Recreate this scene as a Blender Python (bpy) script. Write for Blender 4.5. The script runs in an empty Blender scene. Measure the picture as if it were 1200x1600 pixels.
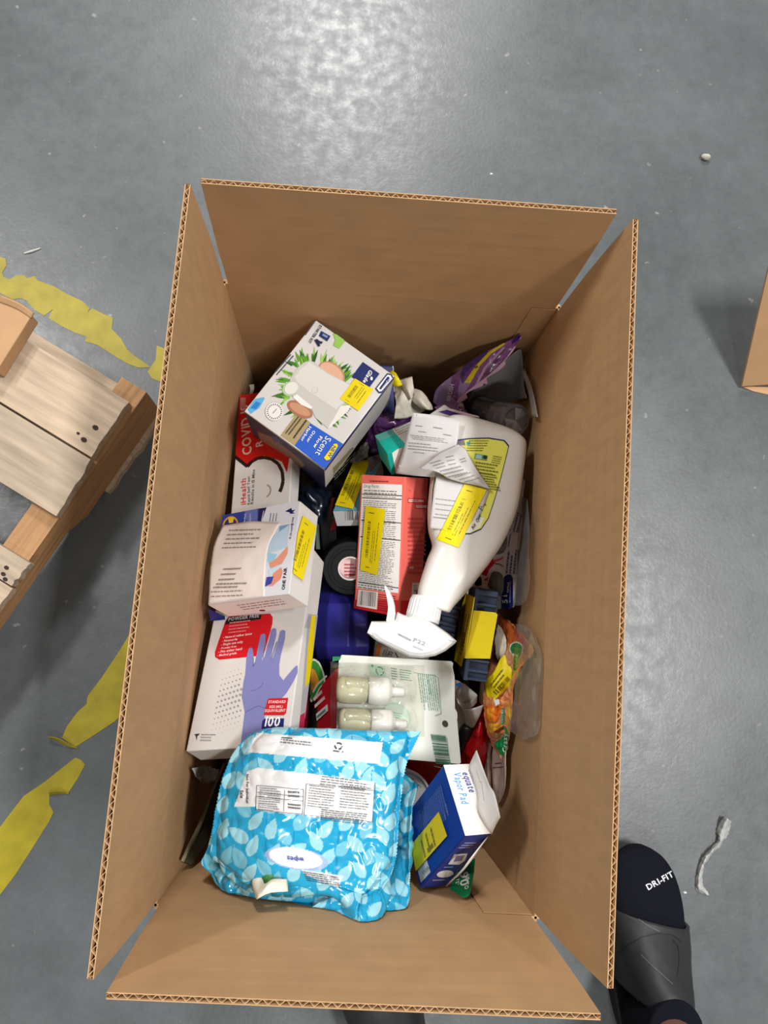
import bpy, bmesh, math, random
import numpy as np
from mathutils import Vector, Matrix, noise
from mathutils.bvhtree import BVHTree
from mathutils.geometry import tessellate_polygon, delaunay_2d_cdt

random.seed(7)
rng = np.random.default_rng(7)
SC = bpy.context.scene
COL = SC.collection

# ------------------------------------------------------------------ camera
H = 0.43                                   # height of the carton's rim above the floor
F = 1220.0                                 # focal length in pixels of the 1200 x 1600 frame
CR = np.array([[0.9955336505, 0.0663250172, 0.0671843935],
               [0.0766877505, -0.9831818613, -0.1657480513],
               [0.0550612347, 0.1701599826, -0.9838769439]])   # rows: right, down, forward
CC = np.array([-0.03644682, -0.06233825, 0.76547013])          # metres from the rim's centre
cam_data = bpy.data.cameras.new('camera')
cam = bpy.data.objects.new('camera', cam_data)
COL.objects.link(cam)
SC.camera = cam
cam_data.sensor_fit = 'VERTICAL'
cam_data.sensor_height = 36.0
cam_data.lens = 36.0 * F / 1600.0
cam_data.clip_start = 0.02
cm = Matrix(((CR[0][0], -CR[1][0], -CR[2][0], CC[0]),
             (CR[0][1], -CR[1][1], -CR[2][1], CC[1]),
             (CR[0][2], -CR[1][2], -CR[2][2], CC[2] + H),
             (0, 0, 0, 1)))
cam.matrix_world = cm

# ------------------------------------------------------------------ light and exposure
SC.view_settings.view_transform = 'Standard'
SC.view_settings.look = 'None'
SC.view_settings.gamma = 1.0
SC.view_settings.use_curve_mapping = False
SC.view_settings.exposure = 0.0
world = bpy.data.worlds.new('hall_air')
SC.world = world
world.use_nodes = True
world.node_tree.nodes['Background'].inputs[0].default_value = (0.93, 0.97, 1.0, 1)
world.node_tree.nodes['Background'].inputs[1].default_value = 0.15


def lamp(name, loc, sx, sy, power, rotz=0.0, color=(1.0, 0.98, 0.95)):
    ld = bpy.data.lights.new(name, 'AREA')
    ld.shape = 'RECTANGLE'
    ld.size, ld.size_y, ld.energy, ld.color = sx, sy, power, color
    o = bpy.data.objects.new(name, ld)
    COL.objects.link(o)
    o.location = loc
    o.rotation_euler = (0, 0, rotz)
    return o


LZ = 4.5
lamp('ceiling_lamp', (-0.30, 4.75, LZ), 0.55, 1.3, 270)      # mirrored in the floor at the top of the picture
lamp('ceiling_lamp', (1.65, 0.05, LZ), 0.30, 1.2, 180)      # right hand row
lamp('ceiling_lamp', (0.50, -3.00, LZ), 0.30, 0.6, 55)      # behind the photographer
lamp('ceiling_lamp', (-2.7, 1.7, LZ), 0.35, 1.2, 135)        # left hand row


# ------------------------------------------------------------------ helpers
def un(u, v, zr):
    """the point at height zr above the carton's rim seen at pixel (u, v)"""
    d = CR.T @ np.array([(u - 600) / F, (v - 800) / F, 1.0])
    for k in range(80):
        t = (zr - CC[2]) / d[2]
        p = CC + t * d
        if not WALLS or zr >= 0 or all((p[0] - w[0]) * w[2] + (p[1] - w[1]) * w[3] > 0.0040 for w in WALLS):
            break
        zr += 0.003                         # goods stay on the inner side of the carton's walls
    return Vector((p[0], p[1], p[2] + H))


WALLS = []                                  # inner wall planes of the carton: point and inward normal


def ray(u, v):
    d = CR.T @ np.array([(u - 600) / F, (v - 800) / F, 1.0])
    return Vector((CC[0], CC[1], CC[2] + H)), Vector(d).normalized()


def to_px(P):
    q = (np.asarray(P) - np.array([CC[0], CC[1], CC[2] + H])) @ CR.T
    return 600 + F * q[..., 0] / q[..., 2], 800 + F * q[..., 1] / q[..., 2]


def crop(ox, oy, s):
    return lambda *pts: [(ox + x * s, oy + y * s) for x, y in pts]


def lin(c):
    c = np.asarray(c, float) / 255.0
    return np.where(c <= 0.04045, c / 12.92, ((c + 0.055) / 1.055) ** 2.4)


MATS = {}


def mat(name, rgb, rough=0.5, var=0.06, scale=60.0, bump=0.0, spec=0.5, metal=0.0, coat=0.0, attr=False, emit=None,
        stretch=None, trans=0.0, ior=1.45):
    key = (name, tuple(rgb), rough, var, scale, bump, spec, metal, coat, attr, stretch, trans)
    if key in MATS:
        return MATS[key]
    m = bpy.data.materials.new(name)
    m.use_nodes = True
    nt = m.node_tree
    b = nt.nodes['Principled BSDF']
    L = nt.links.new
    b.inputs['Roughness'].default_value = rough
    b.inputs['Metallic'].default_value = metal
    b.inputs['Specular IOR Level'].default_value = spec
    b.inputs['Coat Weight'].default_value = coat
    b.inputs['Coat Roughness'].default_value = 0.12
    b.inputs['Transmission Weight'].default_value = trans
    b.inputs['IOR'].default_value = ior
    tc = nt.nodes.new('ShaderNodeTexCoord')
    vec = tc.outputs['Object']
    if stretch:
        mp = nt.nodes.new('ShaderNodeMapping')
        mp.inputs['Scale'].default_value = stretch
        L(vec, mp.inputs['Vector'])
        vec = mp.outputs['Vector']
    n = nt.nodes.new('ShaderNodeTexNoise')
    n.inputs['Scale'].default_value = scale
    n.inputs['Detail'].default_value = 5
    L(vec, n.inputs['Vector'])
    mx = nt.nodes.new('ShaderNodeMix')
    mx.data_type = 'RGBA'
    mx.blend_type = 'MULTIPLY'
    mx.inputs['Factor'].default_value = 1.0
    ramp = nt.nodes.new('ShaderNodeValToRGB')
    ramp.color_ramp.elements[0].position = 0.3
    ramp.color_ramp.elements[1].position = 0.7
    lo = 1.0 - var
    ramp.color_ramp.elements[0].color = (lo, lo, lo, 1)
    ramp.color_ramp.elements[1].color = (1, 1, 1, 1)
    L(n.outputs['Fac'], ramp.inputs['Fac'])
    if attr:
        at = nt.nodes.new('ShaderNodeAttribute')
        at.attribute_name = 'print'
        L(at.outputs['Color'], mx.inputs['A'])
    else:
        mx.inputs['A'].default_value = (*lin(rgb), 1)
    L(ramp.outputs['Color'], mx.inputs['B'])
    L(mx.outputs['Result'], b.inputs['Base Color'])
    if bump:
        bp = nt.nodes.new('ShaderNodeBump')
        bp.inputs['Strength'].default_value = bump
        bp.inputs['Distance'].default_value = 0.002
        L(n.outputs['Fac'], bp.inputs['Height'])
        L(bp.outputs['Normal'], b.inputs['Normal'])
    MATS[key] = m
    return m


def ink(rgb):
    return mat('ink', rgb, rough=0.45, var=0.03, spec=0.35)


def film(name, tint=(235, 235, 232), gloss=0.08, amount=1.0, bump=0.35, milk=0.08, ior=1.4, top=0.22):
    key = (name, tint, gloss, bump, milk, ior, top)
    if key in MATS:
        return MATS[key]
    m = bpy.data.materials.new(name)
    m.use_nodes = True
    nt = m.node_tree
    nt.nodes.clear()
    L = nt.links.new
    out = nt.nodes.new('ShaderNodeOutputMaterial')
    tr = nt.nodes.new('ShaderNodeBsdfTransparent')
    tr.inputs['Color'].default_value = (*lin(tint), 1)
    gl = nt.nodes.new('ShaderNodeBsdfGlossy')
    gl.inputs['Roughness'].default_value = gloss
    df = nt.nodes.new('ShaderNodeBsdfDiffuse')
    df.inputs['Color'].default_value = (0.75, 0.75, 0.74, 1)
    n = nt.nodes.new('ShaderNodeTexNoise')
    n.inputs['Scale'].default_value = 45
    tc = nt.nodes.new('ShaderNodeTexCoord')
    L(tc.outputs['Object'], n.inputs['Vector'])
    bp = nt.nodes.new('ShaderNodeBump')
    bp.inputs['Strength'].default_value = bump
    bp.inputs['Distance'].default_value = 0.004
    L(n.outputs['Fac'], bp.inputs['Height'])
    L(bp.outputs['Normal'], gl.inputs['Normal'])
    fr = nt.nodes.new('ShaderNodeFresnel')
    fr.inputs['IOR'].default_value = ior
    L(bp.outputs['Normal'], fr.inputs['Normal'])
    m1 = nt.nodes.new('ShaderNodeMixShader')
    m1.inputs[0].default_value = milk
    L(tr.outputs[0], m1.inputs[1])
    L(df.outputs[0], m1.inputs[2])
    mn = nt.nodes.new('ShaderNodeMath')
    mn.operation = 'MINIMUM'
    mn.inputs[1].default_value = top
    L(fr.outputs[0], mn.inputs[0])
    m2 = nt.nodes.new('ShaderNodeMixShader')
    L(mn.outputs[0], m2.inputs[0])
    L(m1.outputs[0], m2.inputs[1])
    L(gl.outputs[0], m2.inputs[2])
    L(m2.outputs[0], out.inputs[0])
    MATS[key] = m
    return m


class MB:
    """collects faces in world coordinates; build() links them as one mesh object"""

    def __init__(self):
        self.v, self.f, self.m = [], [], []
        self.mats = []

    def mi(self, m):
        if m not in self.mats:
            self.mats.append(m)
        return self.mats.index(m)

    def add(self, vs, fs, m):
        b = len(self.v)
        i = self.mi(m)
        self.v.extend(Vector(p) for p in vs)
        for q in fs:
            self.f.append([b + k for k in q])
            self.m.append(i)

    def hexa(self, c, m):
        """c: 8 corners, bottom ring of four then top ring of four"""
        self.add(c, [(3, 2, 1, 0), (4, 5, 6, 7), (0, 1, 5, 4), (1, 2, 6, 5), (2, 3, 7, 6), (3, 0, 4, 7)], m)

    def box(self, lo, hi, m):
        x0, y0, z0 = lo
        x1, y1, z1 = hi
        self.hexa([(x0, y0, z0), (x1, y0, z0), (x1, y1, z0), (x0, y1, z0),
                   (x0, y0, z1), (x1, y0, z1), (x1, y1, z1), (x0, y1, z1)], m)

    def prism(self, top, down, m):
        """an outline of world points pushed along the vector(s) down"""
        n = len(top)
        down = Vector(down)
        bot = [Vector(p) + down for p in top]
        tri = tessellate_polygon([[Vector(p) for p in top]])
        fs = [tuple(t) for t in tri]
        nrm = Vector((0, 0, 0))
        for i in range(n):
            a, b_ = Vector(top[i]), Vector(top[(i + 1) % n])
            nrm += a.cross(b_)
        flip = nrm.dot(down) > 0
        out = []
        for t in fs:
            a, b_, c = (Vector(top[k]) for k in t)
            if (b_ - a).cross(c - a).dot(down) > 0:
                t = t[::-1]
            out.append(t)
            out.append(tuple(k + n for k in t[::-1]))
        for i in range(n):
            j = (i + 1) % n
            q = (i, j, j + n, i + n)
            out.append(q if flip else q[::-1])
        self.add([*top, *bot], out, m)

    def loft(self, rings, m, cap=True):
        n = len(rings[0])
        vs = [p for r in rings for p in r]
        fs = []
        for k in range(len(rings) - 1):
            for i in range(n):
                j = (i + 1) % n
                fs.append((k * n + i, k * n + j, (k + 1) * n + j, (k + 1) * n + i))
        if cap:
            fs.append(tuple(range(n))[::-1])
            fs.append(tuple((len(rings) - 1) * n + i for i in range(n)))
        self.add(vs, fs, m)

    def build(self, name, root=None, smooth=False, bevel=0.0, weld=False, kind=None):
        me = bpy.data.meshes.new(name)
        inv = root['_inv'] if root is not None else Matrix()
        vs = [inv @ p for p in self.v]
        me.from_pydata([tuple(p) for p in vs], [], self.f)
        for m in self.mats:
            me.materials.append(m)
        if self.m:
            me.polygons.foreach_set('material_index', self.m)
        if bevel or weld:
            bm = bmesh.new()
            bm.from_mesh(me)
            if weld:
                bmesh.ops.remove_doubles(bm, verts=bm.verts, dist=1e-5)
            bmesh.ops.recalc_face_normals(bm, faces=bm.faces)
            if bevel:
                bmesh.ops.bevel(bm, geom=[e for e in bm.edges if len(e.link_faces) == 2 and e.calc_face_angle(0) > 0.5],
                                offset=bevel, segments=2, affect='EDGES', profile=0.6)
            bm.to_mesh(me)
            bm.free()
        if smooth:
            me.polygons.foreach_set('use_smooth', [True] * len(me.polygons))
        me.update()
        o = bpy.data.objects.new(name, me)
        COL.objects.link(o)
        if root is not None:
            o.parent = root['_obj']
        if kind:
            o['kind'] = kind
        return o


def tag(o, label, cat, group=None, kind=None):
    if label:
        o['label'] = label
    if cat:
        o['category'] = cat
    if group:
        o['group'] = group
    if kind:
        o['kind'] = kind
    return o


def thing(name, label, cat, M, group=None):
    """an Empty that parents the thing's parts; M: its place (a matrix, or a point at its base)"""
    if not isinstance(M, Matrix):
        M = Matrix.Translation(Vector(M))
    o = bpy.data.objects.new(name, None)
    o.empty_display_size = 0.02
    COL.objects.link(o)
    o.matrix_world = M
    tag(o, label, cat, group)
    return {'_obj': o, '_inv': M.inverted(), 'M': M}


def sub(o, root):
    """a handle on part o so that a sub-part can be built under it"""
    return {'_obj': o, '_inv': root['_inv'], 'M': root['M']}


# -------- boards of a carton: origin, axes and sizes (fitted from its corners)
class Carton:
    def __init__(self, name, label, cat, O, ax, dims, m, bevel=0.0012, group=None, body='carton_body'):
        self.O = Vector(O) + Vector((0, 0, H))
        self.x, self.y, self.z = (Vector(a).normalized() for a in ax)
        self.w, self.l, self.d = dims
        base = self.O + self.x * self.w / 2 + self.y * self.l / 2 - self.z * self.d
        M = Matrix((( self.x[0], self.y[0], self.z[0], base[0]), (self.x[1], self.y[1], self.z[1], base[1]),
                    (self.x[2], self.y[2], self.z[2], base[2]), (0, 0, 0, 1)))
        self.root = thing(name, label, cat, M, group)
        mb = MB()
        mb.hexa([self.P(*c) for c in ((0, 0, -self.d), (self.w, 0, -self.d), (self.w, self.l, -self.d), (0, self.l, -self.d),
                                      (0, 0, 0), (self.w, 0, 0), (self.w, self.l, 0), (0, self.l, 0))], m)
        self.body = mb.build(body, self.root, bevel=bevel)

    def P(self, x, y, z):
        return self.O + self.x * x + self.y * y + self.z * z

    def face(self, side):
        O, x, y, z = self.O, self.x, self.y, self.z
        w, l, d = self.w, self.l, self.d
        if side == 'top':
            return Plane(O, x, y, w, l, self.root)
        if side == 'near':
            return Plane(O - z * d, x, z, w, d, self.root)
        if side == 'right':
            return Plane(O + x * w - z * d, y, z, l, d, self.root)
        if side == 'left':
            return Plane(O + y * l - z * d, -y, z, l, d, self.root)


class Plane:
    """a flat face: pixels are carried onto it along the line of sight and kept in its own two axes"""

    def __init__(self, O, e1, e2, w, h, root, clip=True):
        self.O, self.e1, self.e2, self.w, self.h, self.root = Vector(O), Vector(e1).normalized(), Vector(e2).normalized(), w, h, root
        self.n = self.e1.cross(self.e2).normalized()
        self.clip = clip

    def to2(self, u, v):
        o, d = ray(u, v)
        t = (self.O - o).dot(self.n) / d.dot(self.n)
        p = o + d * t - self.O
        return (p.dot(self.e1), p.dot(self.e2))

    def at(self, a, b, off):
        return self.O + self.e1 * a + self.e2 * b + self.n * off


class Skin:
    """a curved surface: 2-D coordinates are pixels, carried onto the mesh along the line of sight"""
    clip = False

    def __init__(self, objs, root, also=()):
        vs, fs = [], []
        for o, mw in [(o, root['M']) for o in objs] + list(also):
            b = len(vs)
            vs.extend(mw @ v.co for v in o.data.vertices)
            fs.extend([b + i for i in p.vertices] for p in o.data.polygons)
        self.t = BVHTree.FromPolygons([tuple(v) for v in vs], fs)
        self.root = root

    def to2(self, u, v):
        return (u, -v)

    def at(self, a, b, off):
        o, d = ray(a, -b)
        p, n, i, dist = self.t.ray_cast(o, d)
        if p is None:
            return None
        if n.dot(d) > 0:
            n = -n
        return p + n * off - d * 0.0001


def clip_poly(pts, w, h):
    for ax, lim, sg in ((0, 0, 1), (0, w, -1), (1, 0, 1), (1, h, -1)):
        out = []
        n = len(pts)
        for i in range(n):
            a, b = pts[i], pts[(i + 1) % n]
            da, db = (a[ax] - lim) * sg, (b[ax] - lim) * sg
            if da >= 0:
                out.append(a)
            if (da >= 0) != (db >= 0):
                t = da / (da - db)
                out.append((a[0] + (b[0] - a[0]) * t, a[1] + (b[1] - a[1]) * t))
        pts = out
        if len(pts) < 3:
            return []
    return pts


GLYPHS = {}


def glyph_outlines():
    """every character's filled shape and advance width, from Blender's own built-in font"""
    chars = 'ABCDEFGHIJKLMNOPQRSTUVWXYZabcdefghijklmnopqrstuvwxyz0123456789-.,*()/+%&!:'
    tmp = []
    for bold in (0.0, 0.022):
        for c in chars:
            cu = bpy.data.curves.new('g', 'FONT')
            cu.body = c
            cu.resolution_u = 2
            cu.offset = bold
            o = bpy.data.objects.new('g', cu)
            COL.objects.link(o)
            tmp.append((c, bold > 0, o))
        cu = bpy.data.curves.new('g', 'FONT')
    dg = bpy.context.evaluated_depsgraph_get()
    for c, b, o in tmp:
        me = o.evaluated_get(dg).to_mesh()
        vs = [(v.co.x, v.co.y) for v in me.vertices]
        fs = [tuple(p.vertices) for p in me.polygons]
        x1 = max((v[0] for v in vs), default=0.3)
        x0 = min((v[0] for v in vs), default=0)
        GLYPHS[(c, b)] = (vs, fs, x0, x1)
        o.evaluated_get(dg).to_mesh_clear()
    for c, b, o in tmp:
        cu = o.data
        bpy.data.objects.remove(o)
        bpy.data.curves.remove(cu)
    for cu in [c for c in bpy.data.curves if c.users == 0]:
        bpy.data.curves.remove(cu)


glyph_outlines()


class Print:
    """flat print on a face or skin: shapes given in photograph pixels, laid just above the surface"""

    def __init__(self, surf, off=0.0003, step=0.00003):
        self.s, self.mb, self.off, self.step = surf, MB(), off, step
        self.k = 0

    def _raw(self, pts2, tris, rgb):
        off = self.off + self.step * self.k
        P = [self.s.at(a, b, off) for a, b in pts2]
        fs = [t for t in tris if all(P[i] is not None for i in t)]
        use = sorted({i for t in fs for i in t})
        if not use:
            return
        ix = {u: k for k, u in enumerate(use)}
        self.mb.add([P[i] for i in use], [tuple(ix[i] for i in t) for t in fs], ink(rgb))

    def poly2(self, p2, rgb, grid=0):
        if self.s.clip:
            p2 = clip_poly(p2, self.s.w, self.s.h)
        if len(p2) < 3:
            return self
        if grid:
            xs = [p[0] for p in p2]
            ys = [p[1] for p in p2]
            ins = []
            a = min(xs) + grid / 2
            while a < max(xs):
                b = min(ys) + grid / 2
                while b < max(ys):
                    ins.append((a, b))
                    b += grid
                a += grid
            edge = []
            n = len(p2)
            for i in range(n):
                A, B = Vector(p2[i]), Vector(p2[(i + 1) % n])
                k = max(1, int((B - A).length / grid))
                edge.extend(tuple(A.lerp(B, j / k)) for j in range(k))
            allp = [Vector(p) for p in edge] + [Vector(p) for p in ins]
            vs, es, fs, *_ = delaunay_2d_cdt(allp, [], [list(range(len(edge)))], 1, 1e-6)
            self._raw([tuple(v) for v in vs], [tuple(f) for f in fs], rgb)
        else:
            tri = tessellate_polygon([[Vector((a, b, 0)) for a, b in p2]])
            out = []
            for t in tri:
                (ax, ay), (bx, by), (cx, cy) = (p2[k] for k in t)
                out.append(t if (bx - ax) * (cy - ay) - (by - ay) * (cx - ax) > 0 else t[::-1])
            self._raw(p2, out, rgb)
        self.k += 1
        return self

    def poly(self, px, rgb, grid=None):
        if grid is None:
            grid = 6.0 if isinstance(self.s, Skin) else 0
        return self.poly2([self.s.to2(u, v) for u, v in px], rgb, grid)

    def ellipse(self, c, a, b, rgb, n=28, rot=0.0, grid=None):
        ca, sa = math.cos(rot), math.sin(rot)
        return self.poly([(c[0] + a * math.cos(t) * ca - b * math.sin(t) * sa, c[1] + a * math.cos(t) * sa + b * math.sin(t) * ca)
                          for t in np.linspace(0, 2 * math.pi, n, endpoint=False)], rgb, grid)

    def line(self, p0, p1, wpx, rgb):
        d = Vector((p1[0] - p0[0], p1[1] - p0[1]))
        n = Vector((-d.y, d.x)).normalized() * wpx / 2
        self.poly([(p0[0] + n.x, p0[1] + n.y), (p1[0] + n.x, p1[1] + n.y), (p1[0] - n.x, p1[1] - n.y), (p0[0] - n.x, p0[1] - n.y)], rgb)
        self.k -= 1
        return self

    def stroke(self, pts, wpx, rgb):
        for a, b in zip(pts, pts[1:]):
            self.line(a, b, wpx, rgb)
        self.k += 1
        return self

    def text(self, s, p0, p1, rgb, sy=1.0, bold=True, skew=0.0):
        """s written from pixel p0 to pixel p1 along its baseline"""
        a, b = Vector(self.s.to2(*p0)), Vector(self.s.to2(*p1))
        pen, lay = 0.0, []
        for c in s:
            if c == ' ':
                pen += 0.3
                continue
            vs, fs, x0, x1 = GLYPHS[(c, bold)]
            lay.append((pen - x0, vs, fs))
            pen += x1 - x0 + 0.09
        if pen <= 0:
            return self
        e = (b - a) / pen
        up = Vector((-e.y, e.x)) * sy
        allv, allf = [], []
        for off, vs, fs in lay:
            k = len(allv)
            allv.extend(tuple(a + e * (off + x + skew * y) + up * y) for x, y in vs)
            allf.extend(tuple(k + i for i in f) for f in fs)
        self._raw(allv, allf, rgb)
        self.k += 1
        return self

    def lines(self, p00, p10, p01, n, rgb, fill=0.5, gap=0.25, full=0.9):
        """n lines of print too small to read, as runs of word-long dashes"""
        A, B, C = (Vector(self.s.to2(*p)) for p in (p00, p10, p01))
        for i in range(n):
            o = A + (C - A) * (i / max(1, n - 1) if n > 1 else 0)
            dn = (C - A) / max(1, n - 1) if n > 1 else (C - A)
            t = 0.0
            end = random.uniform(full - 0.25, full) if random.random() < 0.45 else full
            vs, fs = [], []
            while t < end:
                w = random.uniform(0.04, 0.14)
                e = min(end, t + w)
                k = len(vs)
                for a_, b_ in ((t, 0), (e, 0), (e, fill), (t, fill)):
                    vs.append(tuple(o + (B - A) * a_ + dn * b_))
                fs.append((k + 3, k + 2, k + 1, k))
                t = e + 0.04 * gap / 0.25 * 0.5
            self._raw(vs, fs, rgb)
        self.k += 1
        return self

    def bars(self, p00, p10, p01, n, rgb=(40, 40, 42)):
        """a bar code: bars run from the p00-p10 edge to the p01 edge"""
        A, B, C = (Vector(self.s.to2(*p)) for p in (p00, p10, p01))
        vs, fs = [], []
        t = 0.0
        ws = [random.choice((1, 1, 2, 3)) for _ in range(2 * n)]
        tot = sum(ws)
        for i, w in enumerate(ws):
            e = t + w / tot
            if i % 2 == 0:
                k = len(vs)
                for a_, b_ in ((t, 0), (e, 0), (e, 1), (t, 1)):
                    vs.append(tuple(A + (B - A) * a_ + (C - A) * b_))
                fs.append((k + 3, k + 2, k + 1, k))
            t = e
        self._raw(vs, fs, rgb)
        self.k += 1
        return self

    def build(self, name='printed_artwork', root=None):
        if not self.mb.f:
            return None
        o = self.mb.build(name, root or self.s.root)
        if name in ('printed_lines', 'moulded_code', 'moulded_scale', 'scuff_marks', 'red_core_print'):
            o['kind'] = 'stuff'
        return o


YEL = (236, 214, 8)
DARK = (96, 86, 16)


def sticker(surf, quad, name='price_sticker', root=None, long_first=True, rgb=YEL, off=0.0018, dense=True):
    """the yellow mark-down label: quad = corners in order, the bar code runs along the first side"""
    p = Print(surf, off=off)
    p.poly(quad, rgb)
    a, b, c, d = (Vector(q) for q in quad)

    def q(s, t):
        return tuple(a.lerp(b, s).lerp(d.lerp(c, s), t))
    if dense:
        p.bars(q(0.22, 0.2), q(0.78, 0.2), q(0.22, 0.36), 34, DARK)
        p.lines(q(0.15, 0.5), q(0.70, 0.5), q(0.15, 0.60), 2, DARK, fill=0.26)
        p.lines(q(0.2, 0.74), q(0.85, 0.74), q(0.2, 0.79), 1, DARK, fill=0.6)
        p.lines(q(0.07, 0.3), q(0.07, 0.6), q(0.085, 0.3), 1, DARK, fill=0.9)
        p.lines(q(0.9, 0.2), q(0.9, 0.5), q(0.915, 0.2), 1, DARK, fill=0.9)
    else:
        p.lines(q(0.1, 0.3), q(0.9, 0.3), q(0.1, 0.62), 3, (124, 114, 16), fill=0.3)
        p.poly([q(.12, .42), q(.3, .42), q(.3, .6), q(.12, .6)], (134, 124, 20))
    o = p.build(name, root)
    o['label'] = 'yellow sticker with bar code'
    return o


# -------- sheets and pouches: a smooth surface through rows of control points (pixel, pixel, height)
def catmull(P, n):
    """P: (k, ..., 3) control points -> n points along the first axis"""
    P = np.asarray(P, float)
    k = len(P)
    if k == 2:
        t = np.linspace(0, 1, n).reshape(-1, *([1] * (P.ndim - 1)))
        return P[0] * (1 - t) + P[1] * t
    E = np.concatenate([[2 * P[0] - P[1]], P, [2 * P[-1] - P[-2]]])
    s = np.linspace(0, k - 1, n)
    i = np.minimum(s.astype(int), k - 2)
    t = (s - i).reshape(-1, *([1] * (P.ndim - 1)))
    a, b, c, d = E[i], E[i + 1], E[i + 2], E[i + 3]
    return 0.5 * (2 * b + (c - a) * t + (2 * a - 5 * b + 4 * c - d) * t ** 2 + (3 * b - a - 3 * c + d) * t ** 3)


def ctrl(rows):
    return np.array([[tuple(un(*p)) for p in r] for r in rows])


def in_poly(x, y, poly):
    n = len(poly)
    c = np.zeros(x.shape, bool)
    j = n - 1
    for i in range(n):
        xi, yi = poly[i]
        xj, yj = poly[j]
        if yi != yj:
            c ^= ((yi > y) != (yj > y)) & (x < (xj - xi) * (y - yi) / (yj - yi) + xi)
        j = i
    return c


def paint(co, base, shapes):
    """print colours for points co: shapes laid one over the other, in photograph pixels"""
    px, py = to_px(co)
    out = np.tile(lin(base), (len(co), 1))
    for sh in shapes:
        kind, g, rgb = sh
        if kind == 'poly':
            msk = in_poly(px, py, g)
        elif kind == 'ell':
            cx, cy, a, b, rot = g
            ca, sa = math.cos(rot), math.sin(rot)
            X, Y = (px - cx) * ca + (py - cy) * sa, -(px - cx) * sa + (py - cy) * ca
            msk = (X / a) ** 2 + (Y / b) ** 2 < 1
        elif kind == 'leaf':
            cx, cy, ln, wd, rot = g
            ca, sa = math.cos(rot), math.sin(rot)
            X, Y = ((px - cx) * ca + (py - cy) * sa) / ln, -(px - cx) * sa + (py - cy) * ca
            msk = (np.abs(X) < 1) & (np.abs(Y) < wd * (1 - X ** 2) ** 0.8 * (1 - 0.35 * X))
        else:
            msk = g(px, py)
        out[msk] = lin(rgb)
    return out


def wrinkle(co, amp, scale, seed=0.0):
    r = np.empty(len(co))
    for i, p in enumerate(co):
        q = Vector(p) * scale + Vector((seed, seed * 2, 0))
        r[i] = noise.noise(q) + 0.5 * (abs(noise.noise(q * 2.3)) * 2 - 0.6)
    return r * amp


def sheet(name, root, G, m, thick=0.0006, bulge=None, base=None, shapes=None, wr=(0, 30), smooth=True, seed=0.0, closed=False, kind=None):
    """G: (rows, columns, 3) grid -> a sheet of the given thickness, or a pillow when bulge (rows, columns) is given"""
    nv, nu = G.shape[:2]
    du = np.gradient(G, axis=1)
    dv = np.gradient(G, axis=0)
    N = np.cross(du, dv)
    N /= np.linalg.norm(N, axis=2, keepdims=True) + 1e-12
    view = np.array([CC[0], CC[1], CC[2] + H]) - G.mean((0, 1))
    if (N.mean((0, 1)) @ view) < 0:
        N = -N
        flip = True
    else:
        flip = False
    if wr[0]:
        w = wrinkle(G.reshape(-1, 3), wr[0], wr[1], seed).reshape(nv, nu, 1)
        G = G + N * w
    if bulge is None:
        top, bot = G, G - N * thick
    else:
        top, bot = G + N * bulge[..., None], G - N * (bulge[..., None] + thick)
    V = np.concatenate([top.reshape(-1, 3), bot.reshape(-1, 3)])
    for w in WALLS:                            # soft goods press against the carton's walls, not through them
        s_ = (V[:, 0] - w[0]) * w[2] + (V[:, 1] - w[1]) * w[3]
        push = np.clip(.0012 - s_, 0, .03)
        V[:, 0] += push * w[2]
        V[:, 1] += push * w[3]
    idx = np.arange(nv * nu).reshape(nv, nu)
    q = np.stack([idx[:-1, :-1], idx[:-1, 1:], idx[1:, 1:], idx[1:, :-1]], -1).reshape(-1, 4)
    if flip:
        q = q[:, ::-1]
    B = nv * nu
    ring = np.concatenate([idx[0, :], idx[1:, -1], idx[-1, -2::-1], idx[-2:0:-1, 0]])
    r2 = np.roll(ring, -1)
    side = np.stack([r2, ring, ring + B, r2 + B], -1)
    if flip:
        side = side[:, ::-1]
    faces = np.concatenate([q, q[:, ::-1] + B, side])
    inv = np.array(root['_inv'])
    Vl = V @ inv[:3, :3].T + inv[:3, 3]
    me = bpy.data.meshes.new(name)
    me.vertices.add(len(Vl))
    me.vertices.foreach_set('co', Vl.astype(np.float32).ravel())
    me.loops.add(faces.size)
    me.loops.foreach_set('vertex_index', faces.astype(np.int32).ravel())
    me.polygons.add(len(faces))
    me.polygons.foreach_set('loop_start', np.arange(0, faces.size, 4, dtype=np.int32))
    me.polygons.foreach_set('use_smooth', np.full(len(faces), smooth))
    me.update(calc_edges=True)
    me.materials.append(m)
    if base is not None:
        c = paint(V, base, shapes or [])
        at = me.attributes.new('print', 'FLOAT_COLOR', 'POINT')
        at.data.foreach_set('color', np.concatenate([c, np.ones((len(c), 1))], 1).astype(np.float32).ravel())
    o = bpy.data.objects.new(name, me)
    COL.objects.link(o)
    o.parent = root['_obj']
    if kind:
        o['kind'] = kind
    return o


def grid(rows, nv, nu):
    c = catmull(ctrl(rows), nv)
    return catmull(c.transpose(1, 0, 2), nu).transpose(1, 0, 2)


def pillow(nv, nu, t, ex=0.5, ey=0.5, seal=0.0):
    a = np.abs(np.linspace(-1, 1, nu))[None, :]
    b = np.abs(np.linspace(-1, 1, nv))[:, None]
    a = np.clip(a / (1 - seal), 0, 1)
    return t * (1 - a ** 4) ** ex * (1 - b ** 4) ** ey


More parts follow.
